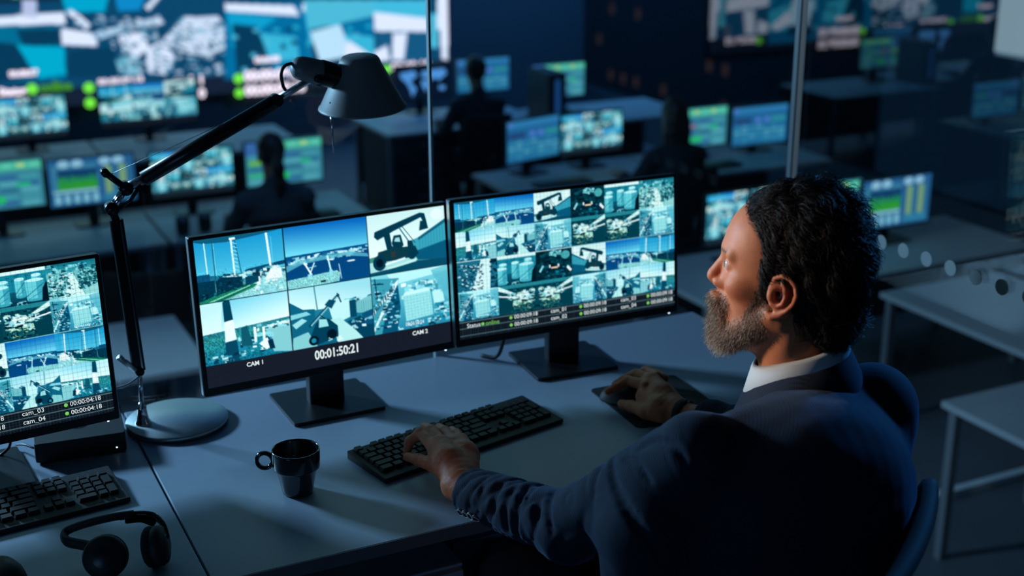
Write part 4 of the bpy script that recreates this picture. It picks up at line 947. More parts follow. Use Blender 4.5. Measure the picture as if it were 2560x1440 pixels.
far_person(2.13, 7.60, 0, 'woman with a dark ponytail sitting with her back to us at a control desk', 'tail', mat('grey_knit', (.07, .085, .11), .9, noise=.1)); make_chair(2.13, 7.60, LOW, 0, 'black chair under the woman with a ponytail', CG)
far_person(4.93, 7.50, 0, 'person with long dark hair sitting before the camera picture monitor', 'long', mat('dark_top', (.02, .025, .035), .9, noise=.1)); make_chair(4.93, 7.50, LOW, 0, 'black chair under the person with long hair', CG)
far_person(4.52, 9.85, 0, 'dark haired man sitting with his back to us at the farthest row', 'short', mat('charcoal_shirt', (.03, .04, .055), .9, noise=.1)); make_chair(4.52, 9.85, LOW, 0, 'tall black chair under the man in the farthest row', CG)
# ---------------------------------------------------------------- the video wall
YW, XWL, XWR, ZWB, ZWT = 13.15, -2.6, float(atY(1120, 60, 13.15)[0]), -.45, 3.2
vw = thing('video_wall', ((XWL+XWR)/2, YW, (ZWB+ZWT)/2), 'huge bright video wall of camera pictures filling the far back wall', 'video wall')
VP, WF = video_wall_picture(XWL, XWR, ZWB, ZWT, YW)
MB().box((0, .03, 0), (XWR-XWL+.04, .05, ZWT-ZWB+.04)).build('panel', M['black'], vw)
sc_ = show_picture('screen', VP, XWR-XWL, ZWT-ZWB, vw, M['wallscreen'], (0, 0, 0))
def wall_text(s_, px, py, size, m_, al='LEFT', sp=1.):
    u, v = WF(px, py); text_mesh('wall_lettering', s_, size, m_, sc_, ((u-.5)*(XWR-XWL), -.01, (.5-v)*(ZWT-ZWB)), al, bold=.006*size/.1, space=sp)
def wall_dot(px, py, r, m_):
    u, v = WF(px, py); o = MB().lathe([(0, 0), (r, 0), (r, .004), (0, .004)], 20, smooth=False).build('status_light', m_, sc_); o.rotation_euler = (PI/2, 0, 0); o.location = ((u-.5)*(XWR-XWL), -.006, (.5-v)*(ZWT-ZWB))
TW_, GW_, GT_ = M['txtw'], M['gdotw'], M['txtgw']
wall_text('Status', 66, 226, .10, TW_, 'RIGHT'); wall_dot(80, 222, .05, GW_); wall_text('online', 98, 219, .12, GT_)
wall_dot(222, 219, .05, GW_); wall_dot(225, 257, .05, GW_); wall_text('00:00:09:18', 245, 206, .075, TW_, sp=1.2); wall_text('cam_0', 432, 200, .075, TW_); wall_text('1', 495, 200, .12, TW_); wall_text('0', 497, 234, .12, TW_)
wall_dot(596, 196, .05, GW_); wall_dot(598, 232, .045, GW_); wall_text('00:00:09:18', 610, 192, .135, TW_); wall_text('00:00:09:18', 612, 228, .135, TW_); wall_dot(966, 173, .045, GW_); wall_text('00:09:18', 978, 168, .11, TW_, sp=1.15)
wall_text('00:08:57', 22, 186, .075, TW_); wall_text('00:06:58', 636, 151, .075, TW_)
# ---------------------------------------------------------------- the man at the desk
EAR = atD(1953, 742, 2.03)
_az = math.radians(138.9); _nod = math.radians(0)
Hf = A3([math.cos(_az)*math.cos(_nod), math.sin(_az)*math.cos(_nod), -math.sin(_nod)]); Hl = A3([-math.sin(_az), math.cos(_az), 0]); Hu = np.cross(Hf, Hl)
HM = np.stack([Hf, Hl, Hu], 1)                      # head axes as columns
HC = EAR-HM@A3([0, .084, -.003])
def hd(f, l, u): return HC+HM@A3([f, l, u])
def toH(p): return (p-HC)@HM
FS = .885
def toF(p):
    q = toH(p); q[:, 0] = np.where(q[:, 0] > 0, q[:, 0]/FS, q[:, 0]*1.15); return q
SHL = atD(1745, 1140, 2.00); SHR = atD(2185, 1012, 2.17)
NECK0 = hd(-.008, 0, -.06); NECK1 = hd(-.036, .0, -.20)
WRL = atD(1158, 1222, 1.0); WRL = at(1158, 1222, DESK+.050)
ELL = atD(1425, 1318, 2.19)
WRR = at(1705, 1035, DESK+.042); ELR = SHR+A3([.10, .20, -.20])
CHEST = (SHL+SHR)/2+A3([0, -.02, -.16]); 
HIPC = A3([CHEST[0]-.125, CHEST[1]+.05, .53])
# -- face
def f_head(p):
    q = toF(p); m_ = q*A3([1, 1, 1]); m_[:, 1] = np.abs(q[:, 1])
    d = s_ell(q, (-.006, 0, .048), (.108, .079, .096))
    d = smin(d, s_ell(q, (.045, 0, .058), (.060, .064, .058)), .03)
    d = smin(d, s_ell(q, (.050, 0, -.025), (.056, .060, .082)), .03)
    d = smin(d, s_cap(m_, (.0, .060, -.050), (.088, .022, -.098), .017, .016), .028)
    d = smin(d, s_ell(q, (.058, 0, -.082), (.055, .046, .038)), .025)
    d = smin(d, s_ell(q, (.102, 0, -.098), (.023, .026, .021)), .02)
    d = smin(d, s_ell(m_, (.076, .043, -.004), (.026, .020, .019)), .018)
    d = smin(d, s_ell(q, (.098, 0, -.052), (.027, .031, .029)), .016)
    d = smin(d, s_cap(m_, (.102, .006, .047), (.092, .044, .047), .012, .009), .014)
    d = smax(d, -s_ell(m_, (.116, .032, .027), (.020, .018, .013)), .012)          # eye sockets
    d = smin(d, s_ell(m_, (.0905, .031, .027), (.0150, .0150, .0128)), .004)         # lids
    d = smax(d, -s_ell(m_, (.1070, .031, .0270), (.0085, .0110, .0056)), .0015)
    d = smin(d, s_cap(q, (.104, 0, .034), (.128, 0, .002), .0085, .0095), .010)      # nose bridge
    d = smin(d, s_ell(q, (.1275, 0, -.004), (.0125, .0105, .0095)), .006)
    d = smin(d, s_cap(m_, (.098, .010, .014), (.108, .012, -.010), .0095, .0105), .008)
    d = smin(d, s_ell(m_, (.1165, .0125, -.0105), (.0110, .0070, .0080)), .005)
    d = smin(d, s_cap(q, (.126, 0, -.012), (.112, 0, -.022), .0055, .008), .006)
    d = smin(d, s_chain(m_, [(.1215, 0, -.047), (.118, .012, -.049), (.110, .023, -.053)], [.0060, .0055, .003]), .005)
    d = smin(d, s_chain(m_, [(.1205, 0, -.060), (.116, .012, -.059), (.109, .023, -.054)], [.0070, .006, .003]), .005)
    d = smax(d, -s_cap(m_, (.129, 0, -.0535), (.116, .022, -.0535), .0018, .001), .003)
    # beard volume on jaw, chin and upper lip
    d = smin(d, s_cap(m_, (.018, .063, -.042), (.092, .026, -.102), .014, .018), .014)
    d = smin(d, s_ell(q, (.106, 0, -.099), (.022, .028, .022)), .015)
    d = smin(d, s_chain(m_, [(.126, 0, -.037), (.118, .016, -.040), (.108, .027, -.056), (.104, .028, -.08)], [.0085, .0085, .007, .008]), .006)
    d = smin(d, s_ell(q, (.122, 0, -.079), (.010, .014, .011)), .008)
    # temple dip and neck
    d = smin(d, s_cap(q, (-.010, 0, -.045), (-.036, 0, -.205), .060, .066), .03)
    d = smin(d, s_cap(m_, (-.028, .058, -.05), (.030, .024, -.20), .013, .013), .016)
    return d
def epx(px, py, l): return ((1953-px)/1600., l, -.003-(py-742)/1600.)
def f_ear(q, side=1):
    q = q*A3([1, side, 1])
    H = [epx(1940, 722, .080), epx(1930, 708, .083), epx(1935, 694, .087), epx(1952, 685, .092), epx(1970, 688, .096), epx(1985, 703, .099), epx(1990, 728, .100), epx(1983, 752, .097), epx(1968, 774, .092), epx(1950, 789, .087), epx(1932, 796, .083), epx(1921, 790, .080)]
    R = [.0025, .0030, .0036, .0040, .0042, .0042, .0040, .0038, .0040, .0052, .0062, .0048]
    pl = s_ell(q, epx(1950, 735, .0835), (.020, .0075, .029), None)
    pl = smin(pl, s_chain(q, H, R), .0035)
    pl = smax(pl, -s_ell(q, epx(1947, 741, .0950), (.0120, .0120, .0150)), .003)
    pl = smax(pl, -s_chain(q, [epx(1948, 700, .0960), epx(1962, 696, .099), epx(1978, 712, .1025), epx(1980, 735, .103), epx(1972, 758, .099)], [.0030, .0036, .0040, .0038, .003]), .002)
    pl = smin(pl, s_chain(q, [epx(1954, 703, .090), epx(1962, 716, .0945), epx(1964, 738, .0965), epx(1957, 757, .093), epx(1944, 766, .088), epx(1931, 763, .085)], [.0028, .0034, .0036, .0034, .0034, .0036]), .0025)
    pl = smin(pl, s_ell(q, epx(1927, 742, .085), (.0050, .0045, .0070)), .004)
    pl = smin(pl, s_ell(q, epx(1960, 780, .083), (.014, .0055, .012)), .005)
    return pl
# -- hands: world-space joints
def fingers(chains): return chains
Zd = DESK
def HP(px, py, h): return at(px, py, Zd+h)
LEFT = dict(wrist=WRL, fore=ELL,
  palm=[(HP(1150, 1205, .052), .028), (HP(1122, 1158, .064), .031), (HP(1100, 1120, .070), .025)],
  palm2=[(HP(1165, 1190, .050), .026), (HP(1160, 1140, .058), .028), (HP(1148, 1108, .062), .020)],
  fing=[[(HP(1085, 1118, .072), .0128), (HP(1052, 1082, .078), .0112), (HP(1024, 1103, .056), .0092), (HP(1018, 1128, .036), .0080)],
        [(HP(1108, 1110, .073), .0128), (HP(1078, 1076, .074), .0112), (HP(1062, 1068, .050), .0094), (HP(1064, 1086, .032), .0082)],
        [(HP(1130, 1104, .070), .0120), (HP(1112, 1078, .066), .0105), (HP(1098, 1070, .044), .0090), (HP(1098, 1084, .031), .0080)],
        [(HP(1152, 1108, .060), .0110), (HP(1142, 1084, .054), .0095), (HP(1130, 1076, .038), .0082), (HP(1128, 1086, .030), .0074)]],
  thumb=[(HP(1112, 1175, .050), .018), (HP(1078, 1160, .046), .0135), (HP(1048, 1150, .040), .0115), (HP(1020, 1142, .036), .0092)],
  knuck=[HP(1083, 1112, .083), HP(1108, 1100, .085), HP(1132, 1096, .081), HP(1155, 1100, .072)])
RIGHT = dict(wrist=WRR, fore=ELR,
  palm=[(HP(1690, 1022, .042), .026), (HP(1655, 990, .052), .028), (HP(1628, 958, .062), .023)],
  palm2=[(HP(1700, 1030, .040), .024), (HP(1650, 1020, .042), .026), (HP(1612, 990, .046), .018)],
  fing=[[(HP(1612, 962, .064), .0125), (HP(1570, 952, .060), .0110), (HP(1540, 968, .048), .0092), (HP(1520, 979, .040), .0082)],
        [(HP(1622, 946, .068), .0125), (HP(1590, 935, .066), .0110), (HP(1558, 950, .050), .0094), (HP(1538, 962, .042), .0084)],
        [(HP(1640, 940, .064), .0120), (HP(1616, 926, .056), .0105), (HP(1592, 938, .036), .0090), (HP(1575, 950, .022), .0080)],
        [(HP(1658, 946, .056), .0108), (HP(1640, 932, .046), .0095), (HP(1622, 940, .028), .0082), (HP(1606, 950, .016), .0074)]],
  thumb=[(HP(1655, 1035, .036), .019), (HP(1615, 1030, .032), .015), (HP(1580, 1016, .028), .0125), (HP(1556, 1010, .024), .0105)],
  knuck=[HP(1612, 955, .075), HP(1624, 938, .079), HP(1642, 932, .075), HP(1660, 938, .066)])
def f_hand(p, h):
    P, R = zip(*h['palm']); d = s_chain(p, P, R, .01)
    P2, R2 = zip(*h['palm2']); d = smin(d, s_chain(p, P2, R2, .01), .012)
    d = smin(d, s_cap(p, h['palm'][-1][0], h['palm2'][-1][0], .018, .016), .010)
    for c in h['fing']:
        P, R = zip(*c); e = s_chain(p, P, R, .004)
        d = smin(d, e, .0045)
    P, R = zip(*h['thumb']); d = smin(d, s_chain(p, P, R, .005), .007)
    for k in h['knuck']: d = smin(d, s_ell(p, k-A3([0, 0, .006]), (.009, .009, .008)), .006)
    f = A3(h['fore']); w = A3(h['wrist']); u = (f-w)/np.linalg.norm(f-w)
    d = smin(d, s_chain(p, [w-u*.02, w+u*.03, w+u*.12, f], [.0265, .0262, .034, .038]), .014)
    t = ((p-w)@u)
    d = d+.0005*fbm(p, 230, 3)*(t < .03)
    return d
def f_rest(p):
    d = s_cap(p, NECK1, CHEST+A3([0, 0, .10]), .058, .07)
    d = smin(d, s_ell(p, CHEST, (.145, .095, .16)), .05)
    d = smin(d, s_cap(p, SHL, SHR, .050), .04)
    d = smin(d, s_cap(p, CHEST+A3([0, 0, -.1]), HIPC+A3([0, 0, .03]), .10, .095), .06)
    d = smin(d, s_cap(p, SHL, ELL, .046, .038), .02); d = smin(d, s_cap(p, SHR, ELR, .046, .038), .02)
    for s in (-1, 1):
        hip = HIPC+A3([s*.09, 0, -.01]); kn = HIPC+A3([s*.13, .43, .03]); an = A3([kn[0], kn[1]-.02, .09]); to = an+A3([s*.03, .17, -.055])
        d = smin(d, s_cap(p, hip, kn, .068, .050), .03); d = smin(d, s_cap(p, kn, an, .046, .036), .02); d = smin(d, s_cap(p, an+A3([0, -.04, -.045]), to, .034, .028), .02)
    return d
boxes = []
def boxed(f, pts, pad):
    P = np.array(pts); lo, hi = P.min(0)-pad, P.max(0)+pad
    def g(p):
        d = np.full(len(p), 9.); out = np.maximum(np.maximum(lo-p, p-hi), 0); o = np.sqrt((out**2).sum(1)); m_ = o < .03
        if m_.any(): d[m_] = f(p[m_])
        d[~m_] = o[~m_]+.01
        return d
    return g
g_head = boxed(lambda p: f_head(p), [hd(.14, .08, .15), hd(-.12, -.08, -.22), hd(.14, -.08, -.2), hd(-.12, .08, .15)], .035)
g_ears = boxed(lambda p: np.minimum(f_ear(toH(p), 1), f_ear(toH(p), -1)), [hd(.03, .1, .04), hd(-.03, .1, -.05), hd(-.03, -.1, .04), hd(.03, -.1, -.05)], .01)
g_l = boxed(lambda p: f_hand(p, LEFT), [c[0] for k in ('palm', 'palm2', 'thumb') for c in LEFT[k]]+[c[0] for f in LEFT['fing'] for c in f]+[ELL, WRL], .045)
g_r = boxed(lambda p: f_hand(p, RIGHT), [c[0] for k in ('palm', 'palm2', 'thumb') for c in RIGHT[k]]+[c[0] for f in RIGHT['fing'] for c in f]+[ELR, WRR], .045)
def f_body(p):
    d = smin(g_head(p), f_rest(p), .02); d = smin(d, g_ears(p), .004)
    return smin(smin(d, g_l(p), .006), g_r(p), .006)
man = thing('person', (float(HIPC[0]), float(HIPC[1]), 0), 'bearded man in a dark blue suit jacket seated at the desk', 'person')
ML = A3(man.location)
def man_part(name, V, F, m_, smooth=True): return np_mesh(name, V, F, m_, man, smooth, ML)
LO = A3([.55, 1.0, -.01]); HI = A3([1.80, 2.40, 1.62])
V, F = sdf_mesh(f_body, LO, HI, .0021)
body = man_part('body', V, F, skin_mat('man_skin'))
q = toF(V); sk = A3([.68, .245, .115]); c_ = np.tile(sk, (len(V), 1))
def blob(c, r): return np.exp(-(((q-A3(c))/A3(r))**2).sum(1))
al = np.abs(q[:, 1])
red = blob((.128, 0, -.005), (.014, .014, .012))+.7*np.exp(-(((q[:, 0]-.075)/.03)**2+((al-.05)/.02)**2+((q[:, 2]+.01)/.02)**2))+.8*(np.exp(-(((al-.095)/.014)**2+(q[:, 0]/.04)**2+((q[:, 2]+.005)/.05)**2)))
c_ = c_*(1-red[:, None]*A3([0, .30, .32]))
ub = np.interp(q[:, 0], [.0, .040, .052, .066, .080, .100, .112], [.018, .010, -.020, -.050, -.066, -.070, -.070])
sg = lambda x, w: 1/(1+np.exp(-np.clip(x/w, -30, 30)))
bm_ = np.maximum(sg(ub-q[:, 2], .005), sg(.037-al, .003)*sg(-.031-q[:, 2], .003)*sg(q[:, 0]-.090, .003))
bm_ = bm_*sg(q[:, 0]-.022, .004)*sg(q[:, 2]-np.interp(q[:, 0], [0, .04, .08, .11], [-.075, -.090, -.115, -.126]), .005)*sg(-.0-q[:, 2]+.02, .01)*sg(.0745-al, .001)
lip = np.exp(-(((q[:, 2]+.054)/.008)**2+(al/.02)**2))*(q[:, 0] > .1)
bm_ = bm_*(1-lip)
c_ = c_*(1-.8*bm_[:, None])+.8*bm_[:, None]*A3([.22, .13, .09])
c_ = c_*(1-.5*lip[:, None]*A3([0, 1, .6]))
brow = np.exp(-(((q[:, 2]-.048-.1*(al-.03))/.0035)**2))*(al > .012)*(al < .046)*(q[:, 0] > .07); c_ = c_*(1-.75*brow[:, None])
def hair_mask0(q):
    """positive where hair grows (q in head axes, on the skull)"""
    f, l, u = q[:, 0], np.abs(q[:, 1]), q[:, 2]
    front = np.interp(u, [-.06, -.02, 0, .03, .06, .085, .105, .14], [.020, .026, .034, .038, .036, .046, .066, .080])-.25*np.clip(l-.03, 0, 1)*0
    m1 = front-f
    low = np.interp(f, [-.14, -.10, -.06, -.030, -.018, .02], [-.080, -.090, -.075, -.048, .018, .018])
    low = np.where(f > -.002, -.03, low); low = np.where((f > -.028) & (f <= -.002), .040, low)
    return np.minimum(m1, u-low)

hm_ = hair_mask0(q); scalp = np.clip((hm_+.006)/.012, 0, 1)*(s_ell(q, (-.01, 0, .03), (.13, .079, .13)) < .012)*(al < .085); c_ *= (1-.75*scalp)[:, None]
_hd = ((V[:, 2] < .95) & (V[:, 1] > 1.8))[:, None]; c_ = np.where(_hd, c_*A3([1.0, .80, .78]), c_)
tint(body, np.clip(c_, 0, 1))
eye_m = mat('eye_white', (.6, .58, .56), .2)
for s in (-1, 1):
    e = MB().lathe([(.0118*math.sin(a*PI/14), -.0118*math.cos(a*PI/14)) for a in range(15)], 24, M=Matrix.Translation(Vector(hd(.0932*FS, s*.031, .0268)-ML)) @ Vector(Hf).to_track_quat('Z', 'Y').to_matrix().to_4x4()).build('eye', eye_m, man)
    MB().lathe([(0, .0121), (.0045, .0117), (.0055, .0108)], 20, M=Matrix.Translation(Vector(hd(.0932*FS, s*.031, .0268)-ML)) @ Vector(Hf).to_track_quat('Z', 'Y').to_matrix().to_4x4()).build('iris', M['gloss'], e)
# -- hair
SK_C, SK_R = A3([-.010, 0, .045]), A3([.108, .082, .098])
def hair_mask(q):
    """positive where hair grows (q in head axes, on the skull)"""
    f, l, u = q[:, 0], np.abs(q[:, 1]), q[:, 2]
    front = np.interp(u, [-.06, -.02, 0, .03, .06, .085, .105, .14], [.020, .026, .034, .038, .036, .046, .066, .080])-.25*np.clip(l-.03, 0, 1)*0
    m1 = front-f
    low = np.interp(f, [-.14, -.10, -.06, -.030, -.018, .02], [-.080, -.090, -.075, -.048, .018, .018])
    low = np.where(f > -.002, -.03, low); low = np.where((f > -.028) & (f <= -.002), .040, low)
    return np.minimum(m1, u-low)
def f_haircap(p):
    q = toF(p); d = s_ell(q, SK_C, SK_R+A3([.006, .004, .012])); d = smin(d, s_ell(q, (-.058, 0, .0), (.056, .064, .080)), .03)
    d = smin(d, s_ell(q, (-.066, 0, -.040), (.042, .054, .048)), .03)
    w = fbm(q, 120, 5)*.0045+fbm(q*A3([1, 1, .6]), 230, 8)*.0018
    d = d+w*np.clip((.06-q[:, 0])/.08, 0, 1)-.014*np.clip(-q[:, 0]/.1, 0, 1)*np.clip((q[:, 2]+.13)/.06, 0, 1)
    return smax(d, -hair_mask(q)*.8, .008)
V1, F1 = sdf_mesh(f_haircap, HC-.21, HC+.21, .003)
q1 = toF(V1); mk = hair_mask(q1); idx = np.where(mk > -.004)[0]; n = 27000; R0w = V1[RNG.choice(idx, n)]+RNG.normal(size=(n, 3))*.0015
def grad_of(f, P, e=.003): 
    G = np.stack([f(P+A3(a)*e)-f(P-A3(a)*e) for a in ((1, 0, 0), (0, 1, 0), (0, 0, 1))], 1); return G/(np.linalg.norm(G, axis=1, keepdims=True)+1e-9)
nrm = grad_of(f_haircap, R0w)@HM; R0 = toH(R0w); K = 7; S = np.linspace(0, 1, K)[None, :, None]
back = np.clip((.03-R0[:, 0:1])/.1, 0, 1); low_ = np.clip((.02-R0[:, 2:3])/.1, 0, 1); side_ = np.clip((np.abs(R0[:, 1:2])-.04)/.03, 0, 1)
D = np.concatenate([-(1-.5*back)*np.ones((n, 1)), R0[:, 1:2]*1.5, -.25-.9*back-.5*low_-.5*side_], 1)+RNG.normal(size=(n, 3))*.22
cell = fbm(R0, 60, 31); cell2 = fbm(R0, 75, 33); D[:, 1] += .8*cell; D[:, 2] += .7*cell2
D -= nrm*(D*nrm).sum(1, keepdims=True); D /= np.linalg.norm(D, axis=1, keepdims=True)
L = (.018+.024*back[:, 0]*(1-.4*low_[:, 0])+RNG.random(n)*.010)[:, None, None]; sidew = np.cross(nrm, D)
ph = (fbm(R0, 90, 41)*4)[:, None, None]+RNG.normal(size=(n, 1, 1))*.25; wv = (.002+.0055*back)[:, None]
P = R0[:, None]+D[:, None]*L*S+sidew[:, None]*wv*np.sin(6*S+ph)*S+nrm[:, None]*((.0035+.0045*back)[:, None]*np.sin(S*2.6)+wv*.7*np.cos(6*S+ph)*S-.004*S*S)
Pw = (P@HM.T+HC).reshape(-1, 3); dv = f_haircap(Pw); nn = np.repeat(nrm@HM.T, K, 0); Pw = Pw+nn*np.clip(.0008-dv, 0, .02)[:, None]*(np.tile(np.arange(K), n) > 0)[:, None]; P = (Pw.reshape(n, K, 3)-HC)@HM
V2, F2 = strands(P@HM.T+HC, np.tile(np.linspace(.00062, .0002, K), (n, 1)))
hm = mat('dark_brown_hair', (.012, .008, .007), .5, spec=.35, noise=.3, nscale=90)
hair = man_part('hair', np.concatenate([V1, V2]), np.concatenate([F1, F2+len(V1)]), hm)
# grey-brown beard: short bristles grown on the body surface
fs = q; bmv = np.where((RNG.random(len(V)) < bm_*1.0) & (bm_ > .12))[0]; bmv = RNG.choice(bmv, min(17000, len(bmv)), replace=False)
nv = np.empty(len(V)*3, np.float32); body.data.vertices.foreach_get('normal', nv) if False else None
e_ = .0015; B = V[bmv]; G = np.stack([f_head(B+A3([e_, 0, 0]))-f_head(B-A3([e_, 0, 0])), f_head(B+A3([0, e_, 0]))-f_head(B-A3([0, e_, 0])), f_head(B+A3([0, 0, e_]))-f_head(B-A3([0, 0, e_]))], 1); G /= np.linalg.norm(G, axis=1, keepdims=True)
qb = toF(B); Db = HM@A3([.35, 0, -1.]); Db = Db[None]+RNG.normal(size=B.shape)*.35; S = np.linspace(0, 1, 4)[None, :, None]
Lb = np.interp(qb[:, 0], [.03, .07, .10], [.0045, .0065, .0095])*RNG.uniform(.6, 1.2, len(B)); Lb = Lb[:, None, None]
lie = np.clip((qb[:, 0:1]-.07)/.04, 0, 1)[:, None]
P = B[:, None]+(G[:, None]*(.32+.35*lie)*(S-.35*S*S)+Db[:, None]*.8*S**1.2)*Lb
V3, F3 = strands(P, np.tile(np.linspace(.00032, .00015, 4), (len(B), 1)))
bmt = skin_mat('beard_hair'); beard = man_part('beard', V3, F3, bmt)
gr = np.where(RNG.random(len(B)) < np.clip(.25+(-.05-qb[:, 2])*6+(qb[:, 0]-.05)*2, .15, .75), 1, 0)[:, None]
cb = gr*A3([.50, .40, .32])+(1-gr)*A3([.15, .075, .04]); tint(beard, np.repeat(cb, 12, 0))
# eyebrows and scattered forehead-edge hairs
# -- shirt collar, tie-less
def ring_loft(name, rings, m_, th):
    n = len(rings[0]); Vv = []; Ff = []
    for r in rings: Vv += [tuple(p) for p in r]
    for j in range(len(rings)-1):
        for i in range(n): Ff.append((j*n+i, j*n+(i+1) % n, (j+1)*n+(i+1) % n, (j+1)*n+i))
    o = man_part(name, np.array(Vv), np.array(Ff), m_); s = o.modifiers.new('thickness', 'SOLIDIFY'); s.thickness = th; s.offset = 0
    return o
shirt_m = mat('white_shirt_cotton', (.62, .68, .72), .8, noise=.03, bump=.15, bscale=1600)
def neck_ring(t, rx, ry, lift):
    """ellipse round the neck, its back edge higher than its front"""
    c = hd(-.030, 0, -.128); ax = A3(NECK1-NECK0); ax /= np.linalg.norm(ax)
    out = []
    for i in range(48):
        a = 2*PI*i/48; f = math.cos(a); l = math.sin(a)
        out.append(c+Hf*(rx*f)+Hl*(ry*l)+Hu*(t-.022*f+lift*max(0, f)**2)); 
    return out
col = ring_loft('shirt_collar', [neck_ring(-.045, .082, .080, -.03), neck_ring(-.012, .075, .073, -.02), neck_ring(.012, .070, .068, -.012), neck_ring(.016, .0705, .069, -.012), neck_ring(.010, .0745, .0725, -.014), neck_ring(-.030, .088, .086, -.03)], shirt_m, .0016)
# -- jacket
def fold(t, ang, seed, fr=9.):
    v = fbm(np.stack([t*fr+1.1*np.sin(ang+seed), 1.25*np.cos(ang), 1.25*np.sin(ang)], 1), 1.35, 50+int(seed*10))
    v2 = fbm(np.stack([t*fr*1.9+.8*np.cos(ang*1+seed), 1.6*np.cos(ang+.7*t), 1.6*np.sin(ang+.7*t)], 1), 1.5, 70+int(seed*10))
    return (1-np.minimum(np.abs(v)*2.2, 1))**2*1.0-.35+(1-np.minimum(np.abs(v2)*2.6, 1))**2*.45
def sleeve(p, S, E, W, seed):
    """upper arm and forearm with cloth folds running round the elbow and the cuff"""
    S, E, W = A3(S), A3(E), A3(W); u = (W-E); Lf = np.linalg.norm(u); u /= Lf; CU = W+u*-.012
    d1 = s_cap(p, S, E, .069, .057); d2 = s_cap(p, E, CU, .056, .043)
    t2 = np.clip((p-E)@u/Lf, -.2, 1.1); uu = (E-S); Lu = np.linalg.norm(uu); uu /= Lu; t1 = np.clip((p-S)@uu/Lu, -.3, 1.3)
    g = A3([.3, .4, .86]); a2 = (p-E)@np.cross(u, g); b2 = (p-E)@g; ang = np.arctan2(a2, b2)
    f2 = .0062*fold(t2*Lf/.26, ang, seed)*(.35+.65*np.exp(-((t2-.35)/.42)**2))
    f1 = .0085*fold(t1*Lu/.28, ang, seed+1, 5.)*np.clip(.25+.75*t1, .1, 1)
    return smin(d1+f1, d2+f2, .018), t2, CU, u
LAPL = atD(1620, 1450, 2.10)
def f_jacket(p):
    C2 = CHEST+A3([0, -.02, .02]); sh = (SHR-SHL)/np.linalg.norm(SHR-SHL)
    R = np.stack([sh, np.cross([0, 0, 1], sh), [0, 0, 1]], 1)
    d = s_ell(p, C2+A3([-.006, 0, 0]), (.192, .135, .20), R)
    d = smin(d, s_ell(p, C2+A3([0, -.035, .04]), (.175, .12, .165), R), .04)
    d = smin(d, s_cap(p, SHL+A3([.03, 0, -.014]), SHR+A3([-.015, 0, -.002]), .058, .064), .05)
    d = smin(d, s_chain(p, [C2+A3([-.10, .06, -.02]), LAPL+A3([0, -.01, .10]), LAPL], [.10, .085, .075], .03), .05)
    d = smin(d, s_chain(p, [C2+A3([0, 0, -.08]), HIPC+A3([0, .0, .12]), HIPC+A3([0, .0, -.02])], [.145, .138, .150]), .06)
    d = smin(d, s_cap(p, SHR+A3([-.012, -.02, -.03]), SHR+A3([-.060, -.03, -.28]), .062, .058), .03)
    nb = hd(-.030, 0, -.186)
    d = smin(d, s_cap(p, nb, nb+A3([0, -.01, -.06]), .072, .095), .025)
    d += .0022*fbm(p*A3([1, 1, 1.6]), 26, 12)+.0012*fbm(p, 60, 14)
    eL, t2, CU, u = sleeve(p, SHL, ELL, WRL, .6); eR, t2r, CUr, ur = sleeve(p, SHR, ELR, WRR, 2.4)
    d = smin(d, eL, .022); d = smin(d, eR, .022)
    d = smax(d, (p-CU)@u+.002, .004); 
    d = smax(d, -s_cap(p, CU-u*.035, CU+u*.08, .0375, .0385), .003)
    # neck opening
    ax = (NECK0-NECK1); ax /= np.linalg.norm(ax)
    d = smax(d, -s_cap(p, nb+ax*.0+A3([0, 0, .012]), nb+ax*.20, .0735, .0735), .006)
    return d
GROOVES = []
def hit(px, py, f):
    dr = _ray(px, py); ts = np.linspace(1.7, 2.7, 700); dv = f(CO+ts[:, None]*dr); i = int(np.argmax(dv < 0)); return CO+ts[i]*dr if dv[i] < 0 else None
def f_jk(p):
    d = f_jacket(p)
    for G_, Rg in GROOVES: d = smax(d, -s_chain(p, G_, Rg, .003), .010)
    # right cuff, and the V opening at the throat towards the left-front
    u = (WRR-ELR); u /= np.linalg.norm(u); C = WRR-u*.055
    dist = (p-C)@u; near = np.linalg.norm(p-WRR, axis=1) < .16
    d = np.where(near, smax(d, dist, .004), d)
    return smax(d, s_ell(p, hd(.085, .02, -.235), (.001, .001, .001))*0-9, .001)
for path, r_ in (([(1528, 1150), (1533, 1195), (1556, 1255), (1605, 1325), (1650, 1385)], .0075), ([(1345, 1255), (1338, 1310), (1326, 1375)], .008),
                 ([(1255, 1215), (1236, 1240), (1234, 1285)], .0045), ([(1285, 1218), (1262, 1262), (1268, 1325)], .005), ([(1318, 1222), (1292, 1270), (1292, 1330)], .0045),
                 ([(1602, 1118), (1632, 1104), (1680, 1112), (1712, 1150)], .0055), ([(1560, 1148), (1590, 1160), (1625, 1200)], .0045), ([(1385, 1225), (1372, 1265), (1380, 1330)], .0045), ([(1210, 1210), (1200, 1240)], .003)):
    Q = [hit(a_, b_, f_jacket) for a_, b_ in path]; Q = [v for v in Q if v is not None]
    if len(Q) > 1:
        C_ = catmull(Q, 3); k_ = len(C_); GROOVES.append((C_, [r_*(.35+.65*math.sin(PI*(i+.5)/k_)) for i in range(k_)]))
V, F = sdf_mesh(f_jk, A3([.62, 1.0, .40]), A3([1.80, 2.30, 1.35]), .0042)
